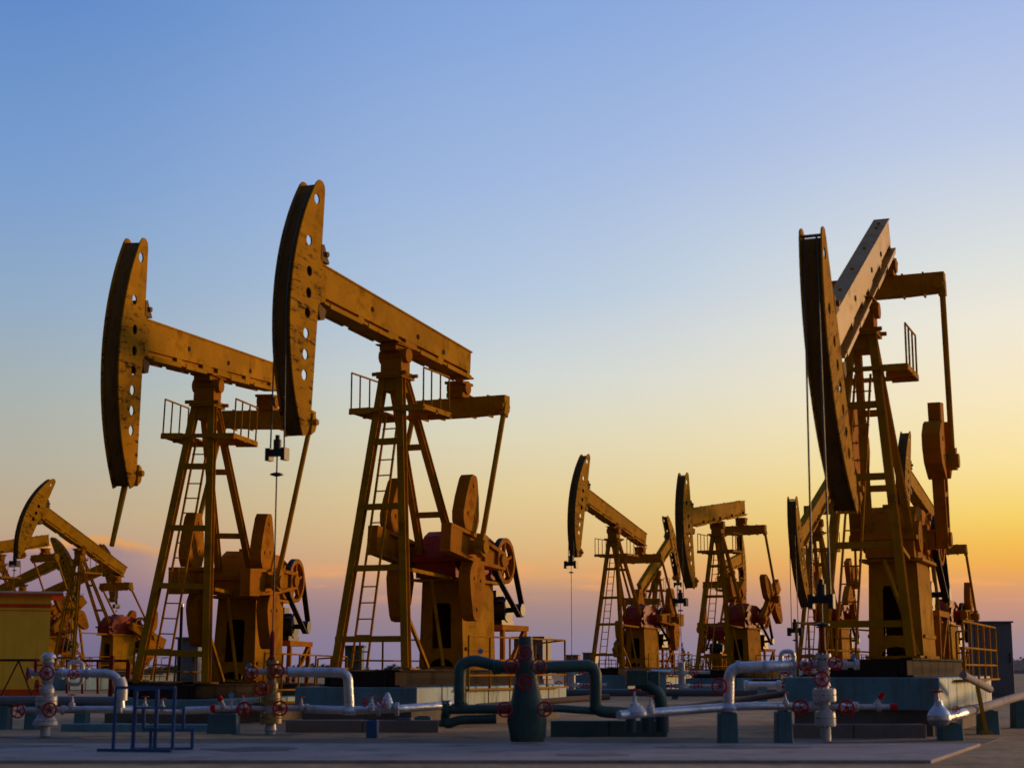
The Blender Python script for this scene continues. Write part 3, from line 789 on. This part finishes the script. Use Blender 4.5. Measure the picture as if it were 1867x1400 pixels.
left_xy = at(82, 1340, 24.0)
t3, zz3, sc3, xc3 = wellhead('white wellhead with bell-shaped lower flange beside the yellow shed', left_xy.x, 24.0,
    [('casing', [(1341, 9), (1322, 9)], WR), ('lower_flange', [(1321, 22), (1314, 22)], WR), ('spool', [(1313, 20), (1306, 15), (1297, 9), (1286, 9)], WR), ('upper_flange', [(1285, 19), (1278, 19)], WR), ('upper_flange', [(1276.5, 19), (1269, 19)], WR),
     ('master_valve', [(1269, 9), (1262, 13), (1255, 13), (1248, 8)], WR), ('cross', [(1248, 8), (1240, 11), (1217, 11), (1213, 8)], WR), ('upper_valve', [(1213, 8), (1207, 11), (1200, 9)], WR), ('cap', [(1199, 14), (1194, 12), (1189, 6)], 'silver')],
    [(56, 112, 1227, 5.5, WR), (44, 118, 1294, 5, WR)], [(91, 1226, 12), (99, 1293, 12.5), (42, 1295, 12)])
p3 = lambda px_, py_, d=0.: Vector(((px_ - xc3) * sc3, d, zz3(py_)))
t3.wheel(p3(50, 1228), (-1, -.35, 0), 12 * sc3); t3.wheel(p3(70, 1250, -.05), (-.8, -.5, 0), 11 * sc3); t3.wheel(p3(66, 1212, -.05), (-.9, -.4, 0), 12 * sc3)

# old oil stains and damp patches on the paving
M['stain'] = mat('oil_stain', (.035, .032, .032), .6, var=.4, bump=.2)
def stain(x, y, rx, ry, z):
    n_ = 40; p1, p2 = random.random() * 6, random.random() * 6
    pts_ = [(x + rx * math.cos(k * 2 * math.pi / n_) * (1 + .22 * math.sin(3 * k * 2 * math.pi / n_ + p1) + .1 * math.sin(7 * k * 2 * math.pi / n_ + p2)),
             y + ry * math.sin(k * 2 * math.pi / n_) * (1 + .2 * math.sin(2 * k * 2 * math.pi / n_ + p2) + .1 * math.sin(5 * k * 2 * math.pi / n_ + p1))) for k in range(n_)]
    structure('oil_stain', slab(pts_, z - .004, z), 'stain')
for (x_, y_), rx_, ry_ in ((tip(2), .55, .42), (tip(1), .5, .35), ((left_xy.x, 24.0), .6, .4), ((.2, 21.75), .75, .4)): stain(x_, y_ - .1, rx_, ry_, .0165 if y_ > 21.3 and y_ < 23.3 else .0105)
for x_, y_, rx_, ry_ in ((-3.0, 19.6, .5, .5), (2.6, 20.2, .8, .35), (-6.4, 20.4, .9, .5), (.9, 18.4, .35, .3)): stain(x_, y_, rx_, ry_, .0395)

# ------------------------------------------------------------------ the dark green wellhead
b = at(960, 1350, 21.6); gy = 21.6
t4 = Thing('wellhead', (b.x, gy, 0), 'dark green wrapped wellhead with broad tapering body and five red handwheels, in the middle', 'wellhead', 'christmas tree wellheads in front of the pump jacks')
q4 = lambda px_, py_, d=0.: at(px_, py_, gy + d) - t4.base
sc4 = gy * .985 / FPX
m = MB()
prof = [(1351, 30, 31), (1340, 33, 32), (1312, 36, 33), (1296, 33, 30), (1270, 27, 27), (1250, 23, 22), (1232, 20, 20), (1215, 19, 19), (1206, 17, 18), (1198, 14, 15), (1160, 12, 12)]
n = 20; vs = []; fs = []
for i, (py, rx, ry_) in enumerate(prof):
    c = q4(961 - (1350 - py) * .014, py)
    for k in range(n):
        a = k * 2 * math.pi / n; e = .75
        ca, sa = math.cos(a), math.sin(a)
        ca = math.copysign(abs(ca) ** e, ca); sa = math.copysign(abs(sa) ** e, sa)
        j = 1 + .03 * math.sin(3 * a + i * 1.7) + .02 * math.sin(5 * a + i)
        vs.append(c + Vector((ca * rx * sc4 * j, sa * ry_ * sc4 * j, 0)))
fs = [(i * n + k, i * n + (k + 1) % n, (i + 1) * n + (k + 1) % n, (i + 1) * n + k) for i in range(len(prof) - 1) for k in range(n)]
m.add(vs, fs, True); m.add(vs[-n:], [tuple(range(n))])
t4.add('body', m, 'green')
t4.add('left_loop', MB().tube(rounded([q4(955, 1217), q4(915, 1216), q4(882, 1207, .05), q4(862, 1203, .05), q4(839, 1212, .05), q4(838, 1250, .05), q4(838, 1288, .05)], .16), .075, 16), 'green')
t4.add('right_loop', MB().tube(rounded([q4(965, 1219), q4(1030, 1214, .1), q4(1086, 1213, .2), q4(1086, 1260, .2), q4(1086, 1292, .2), q4(1100, 1297, .2), q4(1150, 1300, .3)], .16), .078, 16), 'green')
t4.add('lower_pipe', MB().tube(rounded([q4(950, 1293), q4(880, 1292), q4(812, 1293), q4(812, 1322), q4(835, 1312), q4(905, 1310)], .14), .06, 16), 'green')
t4.add('lower_pipe', MB().tube(rounded([q4(965, 1293), q4(1010, 1290, .1), q4(1090, 1296, .25)], .1), .05, 16), 'green')
t4.flange(q4(812, 1293), (1, 0, 0), .12, 'green'); t4.flange(q4(905, 1216), (1, 0, .1), .095, 'green'); t4.flange(q4(838, 1288, .05), (0, 0, 1), .11, 'green')
for x_, y_ in ((957, 1190), (932, 1214), (982, 1214), (957, 1243), (920, 1293), (993, 1292)):
    t4.wheel(q4(x_, y_, -.32), TOCAM + Vector((random.uniform(-.15, .15), 0, random.uniform(-.05, .1))), 12.5 * sc4, None, .2)
t4.add('gauge', MB().cyl(q4(876, 1187, .05), q4(876, 1187, .02), 5 * sc4, 14), 'gauge')
t4.add('end_cap', MB().tube([q4(812, 1318), q4(800, 1318)], .045), 'green')

# ------------------------------------------------------------------ pipelines
GP = 'insulated pipelines between the wellheads'
b = at(1328, 1300, 21.7)
t = Thing('pipeline', (b.x, b.y, .0), 'silver clad pipe loop with riser and red handwheel, left of the wellhead at right', 'pipeline', GP)
Q = lambda px_, py_, d=21.7: t.px(px_, py_, d)
t.pipe([Q(1447, 1212, 21.85), Q(1400, 1214), Q(1329, 1217), Q(1328, 1292)], .07, rad=.17)
t.pipe([Q(1128, 1303, 20.7), Q(1200, 1298, 21.1), Q(1322, 1289)], .055, name='lower_pipe')
t.pipe([Q(1322, 1289), Q(1380, 1286), Q(1444, 1287, 21.85)], .05, name='lower_pipe')
t.add('tee', MB().lathe(Q(1328, 1297), [(0, .11), (.05, .12), (.11, .075)], 16), 'silver')
t.wheel(Q(1312, 1250, 21.5), TOCAM, 13.5 * .0071, None, .25)
v = t.valve(Q(1432, 1283, 21.8), (0, 0, 1), .08)
v = t.valve(Q(1157, 1296, 20.85), (0, 0, 1), .14); v = t.valve(Q(1186, 1293, 20.95), (0, 0, 1), .09)
t.add('skirt', MB().lathe(Q(1160, 1303, 20.85), [(0, .13), (.04, .13), (.12, .07)], 18), 'white')
t.add('loop', MB().tube(rounded([Q(1424, 1212, 21.8), Q(1424, 1187, 21.8), Q(1447, 1187, 21.8), Q(1447, 1210, 21.8)], .07), .03, 12), 'silver')
for q in (1345, 1395): t.flange(Q(q, 1216 - (q - 1345) * .03), (1, 0, 0), .085, 'silver', .02)
M['tealdark'] = mat('dark_teal_paint', (.05, .135, .165), .7, grime=(.08, .07, .05), gamt=.6, streak=True, gscale=2.2)
def support(px0, px1, py0, py1, d, label, mt='tealdark'):
    a = at(px0, py1, d); c = at(px1, py0, d); o = Thing('pipe_support', ((a.x + c.x) / 2, d, 0), label, 'pipe support', 'painted concrete pipe supports')
    w_ = (c.x - a.x) / 2; zb = 0; m = MB()
    m.hull8([(-w_, -.16, zb - .03), (w_, -.16, zb - .03), (w_, .16, zb - .03), (-w_, .16, zb - .03), (-w_ * .93, -.14, c.z), (w_ * .93, -.14, c.z), (w_ * .93, .14, c.z), (-w_ * .93, .14, c.z)])
    bevel(o.add('block', m, mt), .012)
    m = MB(); m.box(-w_ * .6, w_ * .6, -.05, .05, c.z + .001, c.z + .012); o.add('saddle', m, 'darksteel'); return o
support(1309, 1343, 1298, 1331, 21.75, 'teal concrete support under the silver riser with a red handwheel')
support(1413, 1442, 1296, 1316, 21.9, 'teal concrete support just left of the lower handwheel of the wellhead at right')

b = at(1200, 1300, 22.6)
t = Thing('pipeline', (b.x, b.y, 0), 'dark green pipe bend with a box on top behind the silver valve', 'pipeline', GP)
Q = lambda px_, py_, d=22.6: t.px(px_, py_, d)
t.pipe([Q(1160, 1244), Q(1185, 1250), Q(1202, 1266), Q(1208, 1300), Q(1208, 1334)], .085, 'green', .25)
m = MB(); a = Q(1143, 1250, 22.5); c = Q(1203, 1221, 22.5)
m.box(a.x, a.x + (c.x - a.x) * .64, a.y, a.y + .4, a.z, c.z); m.box(a.x + (c.x - a.x) * .64 + .01, c.x, a.y + .06, a.y + .36, a.z, c.z - .015); bevel(t.add('valve_box', m, 'green'), .01)
t.pipe([Q(1180, 1290), Q(1180, 1334)], .09, 'green', name='stand'); t.pipe([Q(1150, 1300, 22.3), Q(1150, 1334, 22.3)], .07, 'green', name='stand')

b = at(1330, 1280, 26)
t = Thing('pipeline', (b.x, b.y, 0), 'thin brown bare pipe rising to the right behind the silver pipe loop', 'pipeline', GP)
t.pipe([t.px(870, 1288, 25.5), t.px(1090, 1271, 27.5), t.px(1110, 1270, 27.6)], .05, 'brown', name='pipe')
t.pipe([t.px(1220, 1294, 23.6), t.px(1330, 1279, 25), t.px(1436, 1263, 26.5)], .05, 'brown', name='pipe')
support(1185, 1215, 1290, 1335, 24.6, 'low teal support beneath the thin brown pipe')

b = at(215, 1290, 24.0)
t = Thing('pipeline', (b.x, b.y, 0), 'silver pipe loop with thick white elbow right of the wellhead by the shed', 'pipeline', GP)
Q = lambda px_, py_, d=24.: t.px(px_, py_, d)
t.pipe([Q(108, 1227), Q(160, 1227), Q(217, 1228), Q(220, 1290)], .062, rad=.2)
t.pipe([Q(216, 1238), Q(221, 1250), Q(220, 1276)], .095, 'white', .1, 'elbow_sleeve')
t.pipe([Q(116, 1294), Q(150, 1293), Q(222, 1293)], .05, name='lower_pipe')
t.valve(Q(131, 1290), (0, 0, 1), .1)
t.wheel(Q(134, 1228, 23.8), TOCAM, .07, None, .1)
t.add('loop', MB().tube(rounded([Q(126, 1226, 24.1), Q(126, 1206, 24.1), Q(151, 1206, 24.1), Q(151, 1228, 24.1), Q(148, 1247, 24.1), Q(124, 1247, 24.1), Q(122, 1230, 24.1)], .08), .028, 12), 'white')
for q in (112, 160): t.flange(Q(q, 1227), (1, 0, 0), .085, 'silver', .025)

b = at(60, 1280, 27)
t = Thing('pipeline', (b.x, b.y, 0), 'long straight grey pipe lying behind the wellhead by the shed', 'pipeline', GP)
t.pipe([t.px(-60, 1278, 26.8), t.px(80, 1278, 27), t.px(214, 1279, 27.2)], .085, 'grey', name='pipe')
for q in (8, 60, 150): 
    b2 = support(q - 12, q + 12, 1286, 1322, 26.95, ('teal pipe support at the picture edge under the long grey pipe', 'teal pipe support under the long grey pipe left of the wellhead', 'teal pipe support under the long grey pipe right of the wellhead')[(8, 60, 150).index(q)])

b = at(330, 1295, 24.6)
t = Thing('pipeline', (b.x, b.y, 0), 'low silver pipe with red end caps and valves behind the blue frame', 'pipeline', GP)
Q = lambda px_, py_, d=24.6: t.px(px_, py_, d)
t.pipe([Q(222, 1293, 24.1), Q(330, 1295), Q(386, 1293)], .055, name='pipe'); t.pipe([Q(388, 1291), Q(432, 1291, 24.75)], .042, name='lower_pipe')
t.add('red_cap', MB().cyl(Q(384, 1291), Q(393, 1291), .06, 14), 'wheelred')
t.add('branch', MB().cyl(Q(410, 1291), Q(402, 1275), .028, 10), 'white'); t.add('red_cap', MB().cyl(Q(404, 1277), Q(399, 1270), .042, 12), 'wheelred')
t.add('gauge', MB().cyl(Q(422, 1267, 24.5), Q(422, 1267, 24.46), .045, 14), 'gauge'); t.add('gauge_stem', MB().cyl(Q(422, 1269), Q(422, 1290), .018, 8), 'white')
t.valve(Q(443, 1288, 24.7), (0, 0, 1), .1)
t.valve(Q(264, 1291, 24.3), (0, 0, 1), .09); t.valve(Q(296, 1292, 24.4), (0, 0, 1), .08)
support(380, 436, 1300, 1318, 25.2, 'broad teal block under the red-capped pipe end')

b = at(636, 1290, 24.6)
t = Thing('pipeline', (b.x, b.y, 0), 'silver pipe loop with square shoulder right of the rusty yellow wellhead', 'pipeline', GP)
Q = lambda px_, py_, d=24.7: t.px(px_, py_, d)
t.pipe([Q(526, 1225), Q(580, 1225), Q(634, 1226), Q(637, 1292)], .072, rad=.13)
t.pipe([Q(560, 1292), Q(600, 1294), Q(672, 1294)], .06, name='lower_pipe'); t.pipe([Q(672, 1293), Q(720, 1292), Q(804, 1286, 25.4), Q(822, 1282, 26.2)], .06, name='lower_pipe')
t.add('tee', MB().lathe(Q(637, 1303), [(0, .1), (.06, .115), (.12, .075)], 16), 'silver')
t.valve(Q(549, 1290), (0, 0, 1), .085); t.valve(Q(678, 1291, 24.6), (0, 0, 1), .10, 'silver'); 
t.add('bonnet', MB().lathe(Q(706, 1292), [(0, .09), (.08, .09), (.16, .06), (.24, .02)], 14), 'silver')
t.wheel(Q(664, 1280, 24.5), (-.6, -.8, 0), .06, None, .08); t.wheel(Q(694, 1281, 24.5), (0, -1, .2), .06, None, .1)
for q in (690, 724): t.flange(Q(q, 1292), (1, 0, 0), .1, 'silver', .025)
support(669, 690, 1312, 1341, 23.6, 'small blue block standing below the silver valve cluster', 'blue')
support(722, 752, 1308, 1328, 25.8, 'dark teal pipe support right of the small blue block')
support(755, 788, 1306, 1330, 26.4, 'pale teal block under the silver pipe left of the green wellhead')

b = at(1712, 1305, 22.4)
t = Thing('pipeline', (b.x, b.y, 0), 'grey pipe running off right from a shiny bulb valve with red handwheel', 'pipeline', GP)
Q = lambda px_, py_, d=22.4: t.px(px_, py_, d)
t.pipe([Q(1718, 1309), Q(1740, 1304, 22.6), Q(1779, 1293, 23.6), Q(1867, 1266, 26.5), Q(2000, 1240, 31)], .062, 'concrete', .1)
t.pipe([Q(1726, 1308), Q(1742, 1303.5, 22.55), Q(1758, 1299, 22.9)], .066, 'silver', .1, 'sleeve')
m = MB(); c = Q(1712, 1306)
m.lathe(c - Vector((0, 0, .13)), [(0, .06), (.03, .12), (.09, .158), (.15, .158), (.21, .125), (.27, .07), (.34, .045)], 20); t.add('bulb_valve', m, 'silver')
t.add('bonnet', MB().tube([Q(1709, 1290), Q(1708, 1263)], .035, 12, True, [.045, .025]), 'white'); t.wheel(Q(1708, 1260), (0, 0, 1), .088, None, .05)
t.wheel(Q(1744, 1294, 22.5), (.3, -.9, .3), .055, None, .08)
support(1712, 1752, 1318, 1334, 22.7, 'teal block under the shiny bulb valve')
support(1784, 1817, 1295, 1321, 25.0, 'teal block under the right-hand pipe beside the leaning yellow post')
support(1845, 1890, 1277, 1303, 27.6, 'teal block under the right-hand pipe at the picture edge')
b = at(1798, 1335, 23.4)
t = Thing('prop', b, 'thin yellow steel post leaning beside the right-hand pipe', 'post'); t.add('post', MB().bar(t.px(1798, 1335, 23.4), t.px(1782, 1250, 23.6), .05), 'yellow'); t.add('foot_plate', MB().box(-.07, .07, -.07, .07, -.01, .02), 'yellow')
b = at(1780, 1245, 24.5)
o = link('plank', MB().tube([at(1756, 1230, 23.8) - b, at(1805, 1256, 25.2) - b], .055, 12), None, 'concrete'); o.location = b; tag(o, 'short bare grey pipe jutting out from the corner of the tall teal foundation', 'pipe')

# ------------------------------------------------------------------ blue step frame
b = at(265, 1366, 19.2)
t = Thing('step_frame', (b.x, b.y, .035), 'blue steel tube frame standing on the paved strip in front', 'steel frame')
Q = lambda px_, py_, d=19.2: t.px(px_, py_, d)
def rod(name, *pts, w=.034):
    m = MB()
    for a_, c_ in zip(pts, pts[1:]): m.bar(a_, c_, w)
    t.add(name, m, 'blue')
rod('base_rail', Q(178, 1367, 19.1), Q(313, 1369, 18.9), w=.042); rod('base_rail', Q(236, 1365, 19.3), Q(351, 1364, 19.5)); 
for x0, x1, d_ in ((212, 206, 19.1), (319, 314, 19.0)): rod('post', Q(x0, 1253, d_), Q(x1, 1367, d_))
for x0, x1, d_ in ((248, 242, 19.35), (287, 282, 19.4)): rod('post', Q(x0, 1255, d_), Q(x1, 1366, d_), w=.042)
rod('post', Q(351, 1329, 19.5), Q(350, 1364, 19.5))
rod('top_rail', Q(211, 1253, 19.1), Q(320, 1253, 19.0)); rod('top_rail', Q(248, 1256, 19.35), Q(287, 1255, 19.4))
rod('mid_rail', Q(247, 1290, 19.3), Q(337, 1290, 19.5)); rod('mid_rail', Q(261, 1329, 19.4), Q(354, 1330, 19.5))
rod('step_post', Q(262, 1290, 19.4), Q(262, 1329, 19.4)); rod('step_post', Q(335, 1290, 19.5), Q(334, 1329, 19.5))
rod('step_post', Q(275, 1329, 19.5), Q(274, 1365, 19.4))

# ------------------------------------------------------------------ yellow shed at the left edge
b = at(85, 1272, 54); rz = R(15.8)
t = Thing('shed', (b.x, b.y, 0), 'yellow shed with a red stripe and white roof edge at the left', 'shed', None, rz)
hgt = at(85, 1082, 54).z; pm = 54 * .985 / FPX; Wd = 5.2
zl = lambda py: at(85, py, 54).z
m = MB(); m.box(-Wd, 0, 0, 3.2, .0, hgt - .01); t.add('wall', m, 'shed')
m = MB(); m.box(-Wd - .25, .36, -.35, 3.5, hgt, hgt + .06); t.add('roof', m, 'roofwhite')
m = MB(); m.box(-Wd - .27, .38, -.37, 3.52, hgt - .075, hgt - .002); t.add('roof_trim', m, 'shedred')
m = MB(); m.box(-Wd - .004, .004, -.012, 3.2, zl(1108), zl(1101)); t.add('red_stripe', m, 'shedred')
m = MB(); m.box(-Wd - .003, .003, -.009, 3.2, zl(1114), zl(1112.5)); t.add('red_stripe', m, 'shedred')
m = MB(); m.box(-Wd - .01, .01, -.02, 3.2, 0, zl(1256)); t.add('base_band', m, 'shedred')
for xx in (-1.35, -2.7, -4.05): 
    m = MB(); m.box(xx - .012, xx + .012, -.008, .0, zl(1256), zl(1116)); t.add('panel_joint', m, 'shed')
b = at(40, 1266, 40)
t = Thing('trestle', (b.x, b.y, 0), 'dark red steel trestle in front of the yellow shed', 'trestle')
M['ruststeel'] = mat('rusty_steel', (.10, .035, .02), .8, spec=.1)
m = MB(); m.cyl(t.px(-40, 1203, 40), t.px(72, 1203, 40), .03, 8); t.add('rail', m, 'ruststeel')
for a_, c_ in ((34, 2), (34, 58)): t.add('leg', MB().cyl(t.px(a_, 1204, 40), t.px(c_, 1268, 40), .02, 8), 'ruststeel')

# ------------------------------------------------------------------ cabinets, huts, posts
def cabinet(px0, px1, py0, py1, d, label, mt='grey', depth=.7, rz=0., name='cabinet'):
    a = at(px0, py1, d); c = at(px1, py0, d); w_ = c.x - a.x
    t = Thing(name, ((a.x + c.x) / 2, d, a.z), label, 'electrical cabinet' if name == 'cabinet' else 'hut', None, rz)
    h_ = c.z - a.z; m = MB(); m.box(-w_ / 2, w_ / 2, 0, depth, 0, h_ - .05); bevel(t.add('body', m, mt), .01)
    m = MB(); m.box(-w_ / 2 - .05, w_ / 2 + .05, -.06, depth + .05, h_ - .049, h_); t.add('roof', m, mt)
    m = MB(); m.box(-w_ / 2 + .04, w_ / 2 - .04, -.02, -.002, .1, h_ - .15); t.add('door', m, mt)
    m = MB(); m.box(w_ / 2 - .12, w_ / 2 - .09, -.045, -.021, h_ * .45, h_ * .58); t.add('handle', m, 'darksteel')
    if a.z > .03:
        m = MB(); m.box(-w_ / 2 - .03, w_ / 2 + .03, -.03, depth + .03, -a.z - .02, -.002); t.add('plinth', m, 'concrete')
    return t
cabinet(1781, 1843, 1132, 1270, 52, 'tall dark grey cabinet at right behind the yellow guard rail', depth=1.0, rz=R(-6))
cabinet(321, 362, 1161, 1244, 40, 'dark grey cabinet behind the ladder of the large jack farthest left')
cabinet(378, 403, 1172, 1238, 42, 'narrow grey cabinet between the legs of the large jack farthest left')
cabinet(628, 660, 1176, 1236, 42, 'small dark green cabinet behind the left leg of the jack with the highest horsehead', 'green')
cabinet(936, 990, 1160, 1238, 36, 'broad dark grey cabinet behind the dark green wellhead', depth=.9, rz=R(-14))
cabinet(1846, 1900, 1203, 1222, 380, 'long low pale building far off at the right picture edge', 'roofwhite', 8, 0, 'hut')
cabinet(1031, 1054, 1193, 1228, 110, 'small brown hut far off right of the dark green wellhead', 'brown', 1.2, R(-10), 'hut')
cabinet(1062, 1082, 1189, 1228, 112, 'small grey and brown hut far off just left of a small jack', 'grey', 1.2, R(-25), 'hut')
for i, (px_, d) in enumerate(((327, 38), (401, 39))):
    b = at(px_, 1236, d); o = Thing('post', (b.x, d, 0), ('thin dark post above the dark grey cabinet by the ladder', 'thin dark post above the narrow grey cabinet')[i], 'post')
    o.add('pole', MB().cyl((0, 0, 0), (0, 0, at(px_, 1106, d).z), .035, 10), 'darksteel'); o.add('lamp_cap', MB().cyl((0, 0, at(px_, 1106, d).z), (0, 0, at(px_, 1101, d).z), .05, 10), 'silver')
for i, px_ in enumerate((201, 232)):
    b = at(px_, 1270, 30); o = Thing('post', (b.x, 30, 0), ('red steel post left of the thick white elbow', 'red steel post right of the thick white elbow')[i], 'post'); h_ = at(px_, 1195 + i * 12, 30).z
    o.add('pole', MB().bar((0, 0, 0), (0, 0, h_), .07), 'red'); o.add('foot_plate', MB().box(-.09, .09, -.09, .09, 0, .02), 'red')
b = at(180, 1240, 33); t = Thing('railing', (b.x, 33, 0), 'low red railing behind the silver pipe loop beside the shed', 'railing')
for py_ in (1204, 1232): t.add('rail', MB().cyl(t.px(120, py_, 33), t.px(236, py_, 33), .025, 8), 'red')
for q in (122, 150, 178, 206, 234): t.add('post', MB().cyl(t.px(q, 1203, 33), t.px(q, 1264, 33), .025, 8), 'red')

# ------------------------------------------------------------------ small wellheads and pipes of the far jacks
def smallwell(i, label):
    x, y = tip(i); t = Thing('wellhead', (x, y, 0), label, 'wellhead', 'small wellheads of the far pump jacks')
    t.add('column', MB().lathe((0, 0, 0), [(0, .12), (.3, .12), (.301, .28), (.45, .28), (.451, .13), (.75, .13), (.751, .22), (.9, .22), (.901, .12), (1.2, .12)], 12), 'white')
    for z, x0, x1 in ((.38, -1.2, 1.3), (.85, -.6, 1.0)): t.add('side_arm', MB().cyl((x0, 0, z), (x1, 0, z), .06, 8), 'white')
    for x_, z in ((-.5, .38), (.55, .38), (-.4, .85), (.4, .85)): t.wheel((x_, -.2, z), TOCAM, .13, None, .15)
smallwell(3, 'small white wellhead under the rod of the raised jack right of centre')
smallwell(4, 'small white wellhead below the low-headed jack, beside the poplars')
smallwell(5, 'small white wellhead below the half hidden jack near the silver pipe ring')
for (a_, d0), (c_, d1), py_, r_, mt, lb in (((1000, 56), (1460, 52), 1262, .12, 'grey', 'long grey pipe on the ground in front of the small jacks right of centre'),
                                      ((1190, 50), (1225, 49), 1224, .06, 'silver', 'short silver pipe on the base of a small jack right of centre'),
                                      ((1360, 40), (1420, 40), 1249, .09, 'silver', 'short silver pipe stub seen through the silver pipe loop')):
    b = at((a_ + c_) / 2, py_, d0); t = Thing('pipeline', (b.x, b.y, 0), lb, 'pipeline', GP)
    t.add('pipe', MB().tube([t.px(a_, py_, d0), t.px(c_, py_, d1)], r_, 12), mt)
    for e in (a_, c_): t.flange(t.px(e, py_, d0 if e == a_ else d1), (1, 0, 0), r_ * 1.4, mt)
    z0 = t.px((a_ + c_) / 2, py_, (d0 + d1) / 2); t.add('stand', MB().box(z0.x - .1, z0.x + .1, z0.y - .08, z0.y + .08, -.02, z0.z), 'teal')

# ------------------------------------------------------------------ plants
M['leaf'] = mat('poplar_leaves', (.09, .15, .04), .6, var=.4, bump=0)
M['bark'] = mat('bark', (.10, .07, .05), .9, var=.2)
M['farleaf'] = mat('far_trees', (.035, .05, .04), .8, var=.4, bump=0)
def leafcloud(m, c, rx, rz, n, s):
    for _ in range(n):
        while True:
            v = Vector((random.uniform(-1, 1), random.uniform(-1, 1), random.uniform(-1, 1)))
            if v.length < 1: break
        p = c + Vector((v.x * rx * (1 - .5 * max(v.z, 0)), v.y * rx * (1 - .5 * max(v.z, 0)), v.z * rz))
        a = Vector((random.gauss(0, 1), random.gauss(0, 1), random.gauss(0, 1))).normalized(); b_ = a.orthogonal().normalized(); e = a.cross(b_); k = s * random.uniform(.6, 1.3)
        m.add([p - b_ * k, p + e * k * .6, p + b_ * k, p - e * k * .6], [(0, 1, 2, 3)])
for i, (px_, top, d) in enumerate(((1246, 1172, 75), (1256, 1188, 76))):
    b = at(px_, 1240, d); t = Thing('poplar_tree', (b.x, d, 0), ('slim young poplar tree, taller of the pair between two small jacks', 'slim young poplar tree, shorter of the pair between two small jacks')[i], 'tree', 'young poplars between the small jacks')
    h_ = at(px_, top, d).z; t.add('trunk', MB().tube([(0, 0, 0), (.01, 0, h_ * .5), (0, 0, h_ * .95)], .04, 8, True, [.05, .03, .008]), 'bark')
    m = MB(); leafcloud(m, Vector((0, 0, h_ * .58)), .17, h_ * .45, 300, .05); t.add('crown', m, 'leaf')
m = MB()
for k in range(170):
    px_ = random.choice([random.uniform(1700, 1990), random.uniform(-100, 1990), random.uniform(1820, 1990)])
    d = random.uniform(420, 560); b = at(px_, 1220, d); h_ = random.uniform(1.2, 2.6) if px_ > 1690 else random.uniform(.6, 1.5)
    leafcloud(m, Vector((b.x, d, h_ * .8)), random.uniform(3, 7), h_, 60, .8)
o = link('treeline', m, None, 'farleaf'); o['kind'] = 'stuff'; o['label'] = 'low dark line of far trees along the horizon'; o['category'] = 'trees'
